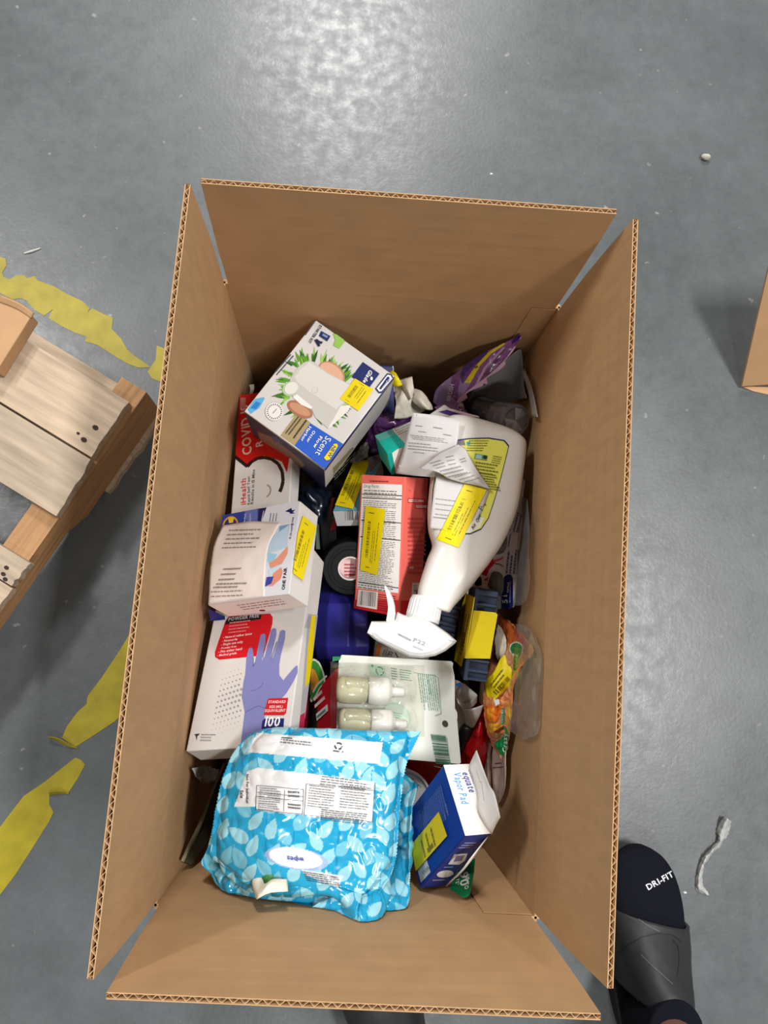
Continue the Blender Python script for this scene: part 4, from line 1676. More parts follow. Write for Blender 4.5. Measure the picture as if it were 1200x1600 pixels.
hd = puffed('trigger_head', sb, head, -.066, .0165, PLAS2, inner=.80, seg=6)
ridge = zt_((600, 600), (760, 670), (900, 760), (1030, 845), (1040, 862), (880, 800), (700, 730), (560, 660))
puffed('head_ridge', sb, smooth_closed(ridge, 2), -.052, .003, PLAS2, inner=.9, seg=3)
p = Print(Skin([hd], sb), off=.0004)
p.lines(*zt_((440, 770), (600, 850), (430, 800)), 1, (150, 152, 156), fill=.7)
p.text('P22', *zt_((600, 860), (735, 915)), (150, 152, 156), sy=.7, bold=True)
p.lines(*zt_((600, 905), (725, 955), (595, 930)), 1, (176, 178, 182), fill=.7)
p.build('moulded_code')
lever = zt_((304, 650), (318, 560), (326, 500), (318, 430), (305, 350), (282, 255), (288, 243), (306, 248), (345, 300), (385, 390), (405, 470), (412, 560), (400, 640), (360, 660))
puffed('trigger', sb, lever, -.062, .008, PLAS2, inner=.72, seg=4)
noz = zt_((95, 772), (145, 640), (185, 650), (150, 800))
puffed('nozzle', sb, noz, -.064, .012, mat('nozzle_plastic', (226, 226, 226), rough=.3), inner=.9, seg=2)

# ---------------------------------------------------------------- paper slips lying on the bottle
SLIP = mat('thermal_paper', (206, 205, 206), rough=.55, var=.03, scale=30)


def slip(label, rows, n=18, marks=()):
    r = thing('paper_slip', label, 'slip', un(*rows[-1][0]), 'printed paper slips on the bottle')
    o = sheet('paper', r, grid(rows, n, n), SLIP, thick=.0002, wr=(.0007, 60))
    p = Print(Skin([o], r), off=.0004)
    for q in marks:
        p.lines(*zb(*q[0]), q[1], (146, 144, 146), fill=q[2] * .75)
    p.build('printed_lines')
    return r, o


slip('white paper slip with faint print standing at the top of the heap, topmost of three',
     [[zz_ for zz_ in ((645, 645, -.055), (682, 649, -.052), (720, 656, -.050))], [(636, 680, -.075), (675, 686, -.060), (714, 692, -.052)],
      [(628, 712, -.092), (668, 716, -.064), (704, 718, -.056)], [(619, 740, -.105), (655, 744, -.070), (690, 746, -.058)]],
     marks=[(((205, 178), (290, 188), (205, 190)), 1, .8), (((350, 192), (432, 205), (350, 206)), 1, .8), (((230, 225), (300, 235), (228, 236)), 1, .7), (((430, 250), (505, 262), (430, 264)), 1, .7),
            (((160, 255), (480, 295), (180, 285)), 3, .45), (((150, 318), (420, 345), (145, 365)), 3, .4), (((190, 395), (330, 410), (190, 410)), 1, .5)])
gs, gso = slip('grey shaded paper slip under the yellow sticker of the spray bottle',
     [[(682, 742, -.0525), (715, 752, -.0515), (764, 765, -.0525)], [(675, 790, -.056), (712, 795, -.0535), (752, 800, -.0535)], [(672, 825, -.060), (700, 829, -.0565), (735, 832, -.0555)]],
     marks=[(((370, 775), (570, 800), (365, 900)), 4, .22), (((350, 925), (470, 938), (350, 950)), 1, .5)])
slip('curled triangular paper slip bridging over the spray bottle label',
     [[(716, 694, -.046), (728, 702, -.042), (742, 728, -.044), (766, 764, -.048)], [(690, 706, -.044), (708, 716, -.030), (728, 738, -.034), (760, 763, -.047)],
      [(655, 731, -.050), (684, 738, -.034), (706, 750, -.042), (750, 760, -.0485)]], n=24,
     marks=[(((450, 440), (520, 425), (470, 500)), 3, .3), (((320, 490), (420, 460), (370, 530)), 3, .4), (((400, 550), (590, 505), (450, 600)), 3, .45), (((520, 600), (660, 560), (600, 640)), 3, .3),
            (((560, 460), (620, 440), (570, 480)), 2, .5)])

sticker(Skin([bott], sb, also=[(gso, gs['M'])]), zb((382, 1110), (600, 660), (782, 706), (555, 1178)), off=.0012)

# ---------------------------------------------------------------- scented oil refills in a blister card
CARDW = mat('blister_card', (216, 220, 212), rough=.5, var=.04, scale=30)
bl = thing('oil_refill_pack', 'scented oil refill pack, two clear bottles in a plastic blister on a pale card', 'package', un(610, 1110, -.16))
zo = crop(470, 990, .225)
ZC = -.098


def zcard(v):
    return -.105 + (v - 1023) / 170 * .012


cardpx = zo((285, 148), (330, 150), (1045, 192), (1058, 205), (1055, 235), (1068, 300), (1070, 520), (1085, 545), (1088, 575), (1085, 600), (1112, 895), (1100, 905), (700, 870), (240, 840), (262, 235), (265, 170))
polysheet('backing_card', bl, cardpx, [zcard(v) for u, v in cardpx], .0012, CARDW)
# folded front edge of the pack, printed red
redf = zo((275, 228), (240, 250), (160, 340), (116, 412), (114, 660), (240, 700))
polysheet('front_card', bl, redf, [-.108, -.112, -.128, -.138, -.132, -.105], .001, mat('red_print', (206, 30, 44), rough=.4))
o, n_ = un(*zo((116, 412))[0], -.138), None
fp = Plane(un(*zo((116, 660))[0], -.1305), un(*zo((240, 700))[0], -.1035) - un(*zo((116, 660))[0], -.1305), un(*zo((116, 412))[0], -.1365) - un(*zo((116, 660))[0], -.1305), 1, 1, bl, clip=False)
p = Print(fp, off=.0008)
p.poly(zo((122, 560), (220, 455), (218, 500), (122, 606)), (236, 230, 226))
p.poly(zo((126, 572), (200, 492), (198, 512), (126, 590)), (110, 140, 120))
p.poly(zo((120, 450), (190, 370), (192, 390), (120, 475)), (240, 200, 200))
p.poly(zo((120, 500), (205, 405), (207, 425), (120, 522)), (240, 200, 200))
p.poly(zo((116, 412), (160, 340), (240, 250), (246, 258), (166, 348), (122, 418)), (240, 236, 232))
p.build()
cp = Plane(un(*zo((300, 840))[0], zcard(990 + 840 * .225)), un(*zo((1100, 890))[0], zcard(990 + 890 * .225)) - un(*zo((300, 840))[0], zcard(990 + 840 * .225)),
           un(*zo((290, 160))[0], zcard(990 + 160 * .225)) - un(*zo((300, 840))[0], zcard(990 + 840 * .225)), 1, 1, bl, clip=False)
GR = (112, 160, 138)
p = Print(cp, off=.0005)
p.poly(zo((280, 165), (342, 158), (325, 185), (275, 200)), (30, 116, 70))
p.poly(zo((528, 192), (640, 200), (640, 275), (530, 268)), (170, 208, 186))
ring = [(602 + 26 * math.cos(t), 236 + 28 * math.sin(t)) for t in np.linspace(0, 2 * math.pi, 13)]
for k in (0, 4, 8):
    p.stroke(zo(*ring[k:k + 4]), 1.8, (70, 130, 96))
p.poly(zo((545, 196), (560, 196), (560, 212), (545, 212)), (70, 130, 96))
p.lines(*zo((680, 205), (725, 208), (680, 275)), 5, GR, fill=.4)
p.lines(*zo((740, 210), (830, 214), (740, 275)), 5, GR, fill=.35)
p.lines(*zo((985, 225), (1000, 500), (870, 228)), 9, GR, fill=.36)
p.text('CAUTION', *zo((925, 245), (935, 365)), (110, 158, 136), sy=1.0)
p.stroke(zo((835, 225), (985, 232), (1005, 245), (1005, 490), (960, 510)), .7, GR)
p.ellipse(zo((690, 540))[0], 22, 21, (180, 208, 196))
p.ellipse(zo((690, 540))[0], 20, 19, (200, 218, 206))
p.lines(*zo((645, 510), (740, 520), (640, 570)), 5, GR, fill=.4)
p.lines(*zo((620, 620), (800, 630), (620, 660)), 2, GR, fill=.35)
p.bars(*zo((918, 640), (940, 850), (1022, 640)), 20, (70, 120, 100))
p.stroke(zo((925, 860), (1000, 872), (1036, 850), (1030, 650)), .7, GR)
p.ellipse(zo((1026, 558))[0], 4.6, 5.0, (70, 62, 56))
p.build()
OIL = mat('pale_oil', (206, 203, 172), rough=.08, var=.22, scale=45, coat=.8, trans=.25, ior=1.2)
FROST = mat('frosted_cap', (206, 206, 200), rough=.35, var=.03)
GLASS = film('clear_blister', (252, 252, 250), gloss=.06, milk=.03, bump=.3, ior=1.32, top=.16)
WICK = mat('wick', (226, 216, 196), rough=.7)


def vial(v_px, u0):
    c0 = un(*zo((u0, v_px))[0], ZC + .017)
    c1 = un(*zo((u0 + 300, v_px + 14))[0], ZC + .016)
    d, a, b = frame_of(c1 - c0)
    L = (c1 - c0).length

    def lathe(prof, nm, m, par=bl, sq=1.0, sm=True):
        mb = MB()
        mb.loft([[c0 + d * (h * L) + (a * math.cos(t) + b * math.sin(t) * sq) * r for t in np.linspace(0, 2 * math.pi, 24, endpoint=False)] for h, r in prof], m)
        return mb.build(nm, par, smooth=sm)
    ob = lathe([(0, .004), (.02, .011), (.1, .0142), (.25, .0148), (.55, .0148), (.68, .0135), (.76, .009), (.9, .0075)], 'oil_bottle', OIL, sq=.9)
    s = sub(ob, bl)
    lathe([(.74, .0095), (.76, .0145), (.95, .0152), (1.18, .0150), (1.24, .0125), (1.3, .006), (1.32, .0058), (1.55, .0052), (1.6, .003)], 'frosted_cap', FROST, s)
    lathe([(.12, .0025), (.8, .0025)], 'wick', WICK, s)


vial(385, 245)
vial(610, 262)
# the clear blister over both bottles
bx0, bx1, by0, by1 = 205, 860, 195, 690
rows = []
for j in range(9):
    v = by0 + (by1 - by0) * j / 8 + 60 * 0
    row = []
    for i in range(13):
        u = bx0 + (bx1 - bx0) * i / 12
        fx, fy = i / 12, j / 8
        edge = min(fx * 6, (1 - fx) * 4, fy * 5, (1 - fy) * 5, 1.0)
        edge = edge * edge * (3 - 2 * edge)
        h = (.034 if fx < .55 else .022 + .012 * max(0, 1 - (fx - .55) * 8)) * (.78 + .22 * math.cos((fy - .3) * 2 * math.pi * 1.9))
        U, V = zo((u, v + (u - 205) * .04))[0]
        row.append((U, V, zcard(V) + .0008 + h * edge))
    rows.append(row)
sheet('clear_blister', bl, grid(rows, 60, 80), GLASS, thick=.0004, wr=(.0007, 60), seed=5)

# ---------------------------------------------------------------- two soft packs of wipes
FILMB = mat('printed_wipes_film', (40, 170, 214), rough=.22, var=.02, attr=True, spec=.5, coat=.35)
CY, LF = (30, 156, 200), (146, 204, 220)


def leaves(poly, seed, step=37):
    """curving stems with pale pointed leaves on either side, filling the outline"""
    r_ = random.Random(seed)
    out, near = [], []
    xs = [q[0] for q in poly]
    ys = [q[1] for q in poly]
    x, col = min(xs), 0
    while x < max(xs) + step:
        ph = r_.uniform(0, 6)
        cur = lambda yy: x + 6 * math.sin(yy / 38 + ph)
        out.append(('stem', (lambda px, py, x=x, ph=ph: np.abs(px - x - 6 * np.sin(py / 38 + ph)) < 1.6), (16, 134, 184)))
        y = min(ys) - 10 + (13 if col % 2 else 0)
        k = 0
        while y < max(ys) + 20:
            sgn = 1 if k % 2 else -1
            rot = -math.pi / 2 + sgn * r_.uniform(.38, .8)
            ln = r_.uniform(15, 19.5)
            bx, by = cur(y), y
            cx, cy = bx + math.cos(rot) * (ln + 2.5), by + math.sin(rot) * (ln + 2.5)
            if all((cx - q[0]) ** 2 + (cy - q[1]) ** 2 > 15.5 ** 2 for q in near):
                wd_, ro_ = r_.uniform(8.2, 10.2), rot + r_.uniform(-.15, .15)
                near.append((cx, cy))
                out.append(('leaf', (cx, cy, ln + 2.2, wd_ + 1.8, ro_), CY))
                out.append(('leaf', (cx, cy, ln, wd_, ro_), LF if r_.random() < .72 else (112, 186, 210)))
            y += 20
            k += 1
        x += step
        col += 1
    return out


def wipes(label, rows, shapes, t, seed, ragged=True, nv=270, nu=300, wr=.0020):
    r = thing('wipes_pack', label, 'pack', un(rows[-1][2][0], rows[-1][2][1], rows[-1][2][2] - t), 'blue leaf print wipes packs')
    G = grid(rows, nv, nu)
    a = np.abs(np.linspace(-1, 1, nu))[None, :]
    b = np.abs(np.linspace(-1, 1, nv))[:, None]
    ax = np.clip(a / .93, 0, 1)
    bu = t * (1 - ax ** 5) ** .55 * (1 - b ** 6) ** .5 + .0006
    # crimped end seals
    if ragged:
        vv = np.arange(nv)
        for e in (0, -1):
            d = (G[:, e] - G[:, 1 if e == 0 else -2])
            d /= np.linalg.norm(d, axis=1, keepdims=True) + 1e-9
            G[:, e] += d * (.0007 * np.where(vv % 4 < 2, 1, 0))[:, None]
    # folds running in from the seals
    rr = np.random.default_rng(int(seed * 10))
    px, py = to_px(G.reshape(-1, 3))
    U, V = np.meshgrid(np.linspace(0, 1, nu), np.linspace(0, 1, nv))
    cre = np.zeros((nv, nu))
    for k in range(24):
        v0 = rr.uniform(.05, .95)
        side_ = rr.random() < .5
        u_ = U if side_ else 1 - U
        v_ = v0 + (rr.uniform(-.5, .5)) * u_
        cre -= rr.uniform(.002, .0052) * np.exp(-((V - v_) / .022) ** 2) * np.exp(-u_ / .16)
    for k in range(12):
        u0 = rr.uniform(.05, .95)
        side_ = rr.random() < .3
        w_ = V if side_ else 1 - V
        cre -= rr.uniform(.0015, .0042) * np.exp(-((U - u0 - rr.uniform(-.5, .5) * w_) / .018) ** 2) * np.exp(-w_ / .14)
    bu = np.maximum(bu + cre, .0006)
    o = sheet('printed_film', r, G, FILMB, bulge=bu, thick=.0004, base=CY, shapes=shapes, wr=(wr, 38), seed=seed)
    return r, o


lowpoly = [(300, 1160), (670, 1160), (670, 1450), (300, 1450)]
wipes('blue leaf print wipes pack, lower of the two, its edge showing at the right',
      [[(380, 1190, -0.085), (450, 1180, -0.112), (540, 1180, -0.112), (610, 1195, -0.114), (652, 1226, -0.075)],
       [(345, 1260, -0.080), (430, 1260, -0.104), (540, 1260, -0.104), (610, 1265, -0.104), (641, 1290, -0.062)],
       [(325, 1325, -0.066), (420, 1330, -0.090), (530, 1335, -0.087), (610, 1345, -0.084), (640, 1350, -0.040)],
       [(317, 1352, -0.052), (385, 1384, -0.060), (470, 1396, -0.054), (560, 1410, -0.048), (637, 1412, -0.012)],
       [(352, 1378, -0.046), (400, 1398, -0.054), (480, 1405, -0.048), (575, 1420, -0.040), (612, 1425, -0.002)]],
      leaves(lowpoly, 4), .012, 3.1)
w1 = crop(270, 1110, 1 / 3)
w2 = crop(320, 1120, .3)
toppoly = [(310, 1130), (670, 1130), (670, 1445), (310, 1445)]
shp = leaves(toppoly, 9)
LAB = (220, 222, 224)
shp += [('poly', w1((395, 105), (985, 150), (968, 250), (350, 195)), LAB),
        ('poly', w1((400, 268), (945, 335), (935, 525), (615, 492), (395, 468), (390, 450), (288, 450), (350, 285)), LAB),
        ('ell', (*w1((580, 695))[0], 50, 17, .16), (150, 178, 222)), ('ell', (*w1((575, 692))[0], 42, 15.5, .16), (226, 230, 236)),
        ('poly', w1((600, 745), (800, 775), (775, 832), (620, 770)), (206, 214, 220))]
wr_, wo = wipes('blue leaf print wipes pack with white information panel, upper of the two, nearest the front',
                [[(392, 1146, -.040), (440, 1137, -.034), (520, 1139, -.034), (600, 1142, -.036), (657, 1143, -.036)],
                 [(360, 1185, -.034), (430, 1185, -.024), (520, 1188, -.024), (595, 1192, -.026), (634, 1197, -.026)],
                 [(338, 1262, -.026), (420, 1262, -.012), (510, 1268, -.012), (585, 1270, -.014), (624, 1266, -.016)],
                 [(330, 1320, -.020), (415, 1330, -.006), (505, 1340, -.004), (580, 1348, -.004), (617, 1345, -.006)],
                 [(332, 1342, -.022), (410, 1368, -.012), (505, 1382, -.002), (570, 1410, .004), (602, 1380, .008)],
                 [(345, 1346, -.030), (420, 1376, -.018), (520, 1402, .006), (563, 1437, .034), (593, 1392, .014)]],
                shp, .017, 7.7, wr=.0025)
p = Print(Skin([wo], wr_), off=.0005, step=.00003)
DK = (66, 66, 72)
p.lines(*w1((505, 134), (670, 152), (503, 146)), 2, (100, 100, 106), fill=.4)
p.line(*w1((508, 128), (560, 132)), 1.4, DK)
p.poly(w1((752, 150), (802, 150), (798, 198), (748, 194)), (206, 208, 210), grid=4)
ring = [(777 + 17 * math.cos(t), 168 + 15 * math.sin(t)) for t in np.linspace(0, 2 * math.pi, 13)]
for k in (0, 4, 8):
    p.stroke(w1(*ring[k:k + 4]), 2.4, (40, 40, 44))
p.line(*w1((752, 190), (798, 195)), 2, (70, 70, 74))
p.text('Not For Individual', *w1((345, 300), (346, 436)), DK, sy=1.05)
p.text('Sale', *w1((318, 376), (318, 412)), DK, sy=1.05)
p.lines(*w1((700, 308), (940, 338), (690, 342)), 4, (84, 84, 90), fill=.32)
p.stroke(w1((625, 345), (615, 490)), .8, DK)
p.stroke(w1((395, 352), (612, 372), (608, 486), (390, 466), (395, 352)), .7, DK)
p.stroke(w1((395, 385), (610, 405)), .6, DK)
p.stroke(w1((395, 405), (610, 425)), .6, DK)
p.stroke(w1((525, 365), (520, 472)), .6, DK)
p.lines(*w1((410, 362), (520, 372), (400, 462)), 11, (100, 100, 106), fill=.3)
p.lines(*w1((540, 378), (600, 382), (540, 396)), 2, (90, 90, 96), fill=.5)
p.lines(*w1((540, 436), (606, 442), (540, 450)), 2, (90, 90, 96), fill=.5)
p.lines(*w1((640, 350), (775, 365), (630, 445)), 9, (96, 96, 102), fill=.28)
p.lines(*w1((790, 352), (945, 368), (780, 450)), 9, (96, 96, 102), fill=.28)
p.lines(*w1((700, 462), (935, 490), (690, 508)), 6, (84, 84, 90), fill=.36)
p.stroke(w1((625, 345), (948, 378)), .6, DK)
p.stroke(w1((948, 340), (935, 522)), .7, DK)
p.stroke(w1((618, 490), (935, 522)), .7, DK)
p.lines(*w1((610, 700), (528, 696), (612, 690)), 1, (150, 160, 200), fill=.6)
p.lines(*w1((610, 752), (790, 782), (630, 792)), 5, (60, 62, 70), fill=.4)
p.build()
p = Print(Skin([wo], wr_), off=.0016)
p.text('wipes', *w1((618, 690), (536, 680)), (84, 96, 168), sy=1.1)
p.build('brand_print')
# peeled adhesive tab
PEEL = mat('peeled_tab_paper', (234, 226, 208), rough=.5, var=.03)
sheet('peeled_tab', wr_, grid([[w1((392, 742))[0] + (0.004,), w1((420, 790))[0] + (0.010,), w1((432, 812))[0] + (0.020,), w1((470, 790))[0] + (0.020,), w1((535, 790))[0] + (0.016,)],
                               [w1((370, 800))[0] + (0.006,), w1((395, 842))[0] + (0.020,), w1((412, 850))[0] + (0.026,), w1((460, 812))[0] + (0.028,), w1((538, 818))[0] + (0.022,)],
                               [w1((388, 882))[0] + (0.020,), w1((392, 886))[0] + (0.024,), w1((402, 880))[0] + (0.028,), w1((455, 856))[0] + (0.030,), w1((540, 848))[0] + (0.026,)]], 14, 26), PEEL, thick=.0004)
sheet('green_seal', wr_, grid([[w1((410, 742))[0] + (.006,), w1((470, 770))[0] + (.012,)], [w1((425, 808))[0] + (.012,), w1((465, 806))[0] + (.014,)]], 4, 4), mat('green_seal', (66, 140, 70), rough=.4), thick=.0004)

# ---------------------------------------------------------------- the other goods
# torn purple pouch at the far right
POUCH = mat('pouch_film', (140, 90, 150), rough=.3, var=.06, attr=True, coat=.2)
zp = crop(660, 510, 1 / 6)
pu = thing('purple_pouch', 'torn purple pouch standing open with a yellow sticker, far right corner of the carton', 'pouch', un(745, 640, -.22))
front = [[(676, 628, -.165), (684, 606, -.150), (716, 580, -.125), (747, 556, -.105), (775, 542, -.090), (797, 531, -.080), (811, 524, -.075)],
         [(690, 640, -.165), (702, 618, -.150), (728, 596, -.125), (758, 572, -.105), (784, 553, -.092), (802, 536, -.082), (814, 525, -.076)],
         [(710, 655, -.160), (717, 632, -.150), (738, 612, -.128), (768, 590, -.110), (792, 563, -.095), (806, 540, -.084), (815, 527, -.077)]]
sh = [('poly', zp((90, 560), (400, 300), (480, 480), (330, 740), (90, 760)), (164, 136, 186)), ('poly', zp((100, 620), (190, 560), (200, 700), (160, 760), (90, 740)), (166, 140, 196)),
      ('poly', zp((280, 430), (360, 360), (420, 320), (340, 560), (330, 720), (250, 640)), (128, 72, 140)),
      ('poly', zp((350, 460), (400, 340), (560, 230), (660, 230), (560, 330), (460, 420), (370, 540)), (66, 36, 112)),
      ('poly', zp((400, 440), (520, 330), (470, 420), (380, 540)), (110, 60, 150)),
      ('poly', zp((860, 90), (930, 80), (900, 130), (830, 170)), (70, 40, 120)),
      ('poly', zp((600, 420), (720, 260), (790, 200), (760, 240), (660, 400), (610, 540), (490, 580), (520, 480)), (106, 62, 104)),
      ('poly', zp((470, 590), (580, 380), (760, 190), (775, 200), (600, 390), (500, 580), (600, 560), (605, 575), (480, 605)), (206, 160, 200)),
      ('poly', zp((395, 525), (500, 370), (620, 240), (760, 155), (780, 165), (640, 260), (540, 370), (450, 530)), YEL)]
G = grid(front, 60, 120)
tear = np.linspace(0, 1, 120)
jag = .004 * np.sign(np.sin(tear * 34)) * np.abs(np.sin(tear * 17))
G[-8:, :, :] += (G[-1, :, :] - G[-9, :, :])[None] * (jag / .006)[None, :, None] * np.linspace(0, 1, 8)[:, None, None]
o = sheet('front_panel', pu, G, POUCH, thick=.0006, base=(140, 84, 150), shapes=sh, wr=(.0016, 50), seed=1.5)
EDGE = np.stack([G[-9] + (G[-9] - G[-14]) * -.1, G[-5], G[-1]]) + np.array([0, 0, .0012])
sheet('torn_edge', pu, catmull(EDGE, 6), mat('torn_film_edge', (214, 176, 206), rough=.3), thick=.0006)
p = Print(Skin([o], pu), off=.0006)
p.text('TATTOO', *zp((165, 600), (345, 400)), (206, 196, 206), sy=1.2)
p.text('BRUSH', *zp((262, 700), (300, 540)), (226, 214, 230), sy=1.0)
p.lines(*zp((490, 380), (530, 360), (500, 400)), 1, DARK, fill=.8)
p.build()
o = sheet('lower_band', pu, grid([[(678, 636, -.150), (694, 631, -.146), (712, 626, -.150), (722, 628, -.150)], [(690, 648, -.146), (712, 644, -.140), (724, 640, -.142), (730, 644, -.146)],
                                  [(706, 656, -.142), (724, 655, -.134), (736, 656, -.136), (742, 660, -.140)]], 40, 60), POUCH, thick=.0006, base=(150, 116, 176),
          shapes=[('poly', zp((310, 745), (350, 740), (450, 880), (440, 905), (380, 880)), (86, 46, 116)), ('poly', zp((340, 700), (400, 690), (405, 740), (380, 760), (350, 740)), (226, 214, 226))], wr=(.001, 60))
p = Print(Skin([o], pu), off=.0005)
p.text('CATNES', *zp((318, 752), (425, 900)), (226, 210, 236), sy=.9)
p.build()
GREYP = mat('grey_film', (166, 166, 166), rough=.5, var=.08, scale=14)
sheet('back_panel', pu, grid([[(742, 600, -.150), (775, 575, -.120), (806, 550, -.110), (814, 545, -.110)], [(732, 630, -.185), (770, 610, -.165), (806, 596, -.150), (818, 598, -.140)],
                              [(728, 650, -.200), (762, 645, -.195), (800, 628, -.180), (822, 622, -.165)]], 30, 40), GREYP, thick=.0008, wr=(.0012, 25))

# white box with purple stripe at the pouch's foot
pb = thing('striped_box', 'small white box end with a dark purple stripe under the torn purple pouch', 'box', un(705, 650, -.19))
mb = MB()
tp_ = [un(664, 652, -.118), un(694, 632, -.116), un(744, 662, -.112), un(714, 676, -.112)]
mb.prism(tp_, (0, 0, -.03), mat('pale_card', (196, 190, 188), rough=.5))
mb.build('carton_body', pb, bevel=.001)
pl = Plane(tp_[0], tp_[3] - tp_[0], tp_[1] - tp_[0], 1, 1, pb, clip=False)
p = Print(pl, off=.001)
p.poly(zp((108, 770), (160, 742), (285, 855), (200, 858)), (66, 34, 110))
p.poly(zp((160, 742), (195, 735), (370, 880), (375, 905), (290, 862)), (232, 206, 220))
p.build()
o = polysheet('purple_scrap', pb, [(744, 662), (754, 664), (757, 668), (745, 668)], [-.136] * 4, .001, mat('purple_card', (120, 50, 130)))

# smoky bottle with a faceted dark cap
SMOKE = mat('smoky_plastic', (54, 54, 58), rough=.12, var=.1, scale=20, coat=.4)
sm = thing('smoky_bottle', 'dark smoky bottle with clear grey cap, beside the right side of the carton', 'bottle', un(790, 660, -.2))
c0, c1, c2 = un(748, 638, -.165), un(778, 650, -.125), un(806, 657, -.092)
d, a, b = frame_of(c2 - c1)
mb = MB()
mb.loft([[c0 + (c1 - c0) * t + (a * math.cos(q) + b * math.sin(q)) * r for q in np.linspace(0, 2 * math.pi, 32, endpoint=False)] for t, r in ((0, .017), (.3, .0175), (.8, .0175), (1, .0155))], SMOKE)
ob = mb.build('bottle_body', sm, smooth=True)
CAPM = mat('grey_cap', (92, 90, 92), rough=.12, var=.12, scale=18, coat=.5)
mb = MB()
L = (c2 - c1).length
mb.loft([[c1 + d * (h * L) + (a * math.cos(q) + b * math.sin(q)) * r for q in np.linspace(0, 2 * math.pi, 40, endpoint=False)] for h, r in ((0, .0172), (.12, .0182), (.5, .0184), (.56, .0178), (.60, .0188), (.92, .0192), (1, .0182), (.99, .0148), (.95, .014))], CAPM)
oc = mb.build('cap', sm, smooth=False, bevel=0)
mb = MB()
cc = c1 + d * (L * .955)
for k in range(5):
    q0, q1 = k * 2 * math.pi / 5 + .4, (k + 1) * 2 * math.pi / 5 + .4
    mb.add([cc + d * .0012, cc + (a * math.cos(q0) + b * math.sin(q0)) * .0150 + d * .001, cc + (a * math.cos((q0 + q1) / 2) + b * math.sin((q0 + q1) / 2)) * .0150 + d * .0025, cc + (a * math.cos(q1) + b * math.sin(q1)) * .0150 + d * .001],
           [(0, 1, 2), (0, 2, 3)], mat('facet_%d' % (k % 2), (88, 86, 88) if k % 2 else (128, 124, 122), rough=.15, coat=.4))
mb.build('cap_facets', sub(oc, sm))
pt = thing('clear_tube', 'thin clear plastic edge standing behind the smoky cap by the right side', 'package', un(829, 640, -.2))
sheet('film', pt, grid([[(812, 570, -.13), (818, 570, -.13)], [(824, 610, -.14), (832, 612, -.13)], [(831, 650, -.155), (840, 652, -.15)]], 14, 6), CLEAR, thick=.0006)

# navy box with sticker behind the air freshener box
nb = thing('navy_box', 'navy blue box standing behind the air freshener box, only its edge showing', 'box', un(602, 610, -.24))
NB = mat('navy_card', NAVY, rough=.35, var=.05)
mb = MB()
mb.prism([un(592, 571, -.212), un(614, 572, -.212), un(617, 656, -.212), un(596, 656, -.212)], (0, 0, -.03), NB)
mb.build('carton_body', nb, bevel=.001)
mb = MB()
mb.prism([un(613, 572, -.2115), un(615, 572, -.2115), un(617.6, 612, -.2115), un(615.8, 612, -.2115)], (0, 0, -.004), WHITE)
mb.build('white_edge', nb)

# crumpled white paper with a yellow sticker
wp = thing('crumpled_paper', 'crumpled cream paper with folded lobes and a yellow sticker, behind the heap', 'paper', un(645, 640, -.2))
CREAM = mat('cream_paper', (226, 218, 204), rough=.6, var=.05, scale=30)
sheet('paper_sheet', wp, grid([[(616, 604, -.150), (626, 600, -.140), (634, 600, -.134), (640, 600, -.130)], [(618, 630, -.138), (628, 622, -.128), (640, 620, -.130), (648, 624, -.142)],
                               [(616, 655, -.150), (630, 654, -.150), (645, 650, -.152), (664, 642, -.155)]], 24, 30), CREAM, thick=.0004, wr=(.002, 40), seed=.5)
sheet('folded_lobe', wp, grid([[(622, 594, -.136), (634, 590, -.128), (644, 588, -.126)], [(628, 606, -.130), (638, 610, -.118), (646, 608, -.122)], [(634, 616, -.132), (642, 624, -.124), (646, 620, -.13)]], 16, 16), CREAM, thick=.0004, wr=(.0012, 50))
sheet('folded_lobe', wp, grid([[(644, 606, -.140), (660, 612, -.130), (674, 630, -.134), (677, 640, -.140)], [(646, 616, -.130), (658, 626, -.118), (668, 638, -.124), (674, 641, -.136)],
                               [(640, 622, -.136), (650, 632, -.128), (660, 639, -.132), (672, 642, -.142)]], 16, 22), CREAM, thick=.0004, wr=(.001, 50))
sheet('price_sticker', wp, grid([[(606, 582, -.128), (613, 579, -.124), (619, 583, -.122)], [(610, 594, -.126), (617, 590, -.118), (624, 592, -.118)], [(616, 605, -.130), (622, 604, -.124), (629, 602, -.124)]], 10, 10),
      mat('sticker_yellow', YEL, rough=.5, var=.03), thick=.0004)

# purple bag bits in the gap behind the teal box
PURP = mat('purple_film', (86, 44, 104), rough=.3, var=.3, scale=40, coat=.3)
pg = thing('purple_bag', 'dark purple plastic bag showing in the gap under the air freshener box', 'bag', un(605, 670, -.23))
sheet('film_sheet', pg, grid([[(582, 650, -.20), (600, 642, -.18), (625, 645, -.18), (660, 648, -.19)], [(576, 668, -.19), (596, 658, -.17), (620, 662, -.17), (655, 662, -.19)], [(572, 690, -.21), (592, 684, -.19), (615, 684, -.195), (640, 680, -.20)], [(570, 715, -.22), (590, 708, -.21), (610, 708, -.22), (630, 700, -.23)]], 40, 50), PURP, thick=.001, wr=(.005, 45), seed=4)
gb = thing('grey_bubble_bag', 'crinkled grey plastic bag tucked under the right side of the air freshener box', 'bag', un(560, 720, -.21))
sheet('film_sheet', gb, grid([[(546, 722, -.225), (560, 700, -.215), (572, 690, -.205)], [(552, 728, -.222), (564, 711, -.205), (575, 700, -.20)], [(545, 742, -.235), (560, 724, -.215), (574, 714, -.205)]], 30, 30), mat('grey_polythene', (150, 150, 148), rough=.3, var=.2, scale=60, coat=.3), thick=.0006, wr=(.004, 70), seed=8)
bc = thing('brown_card', 'small grey-brown card with an oval hole, between grey bag and teal box', 'card', un(585, 722, -.2))
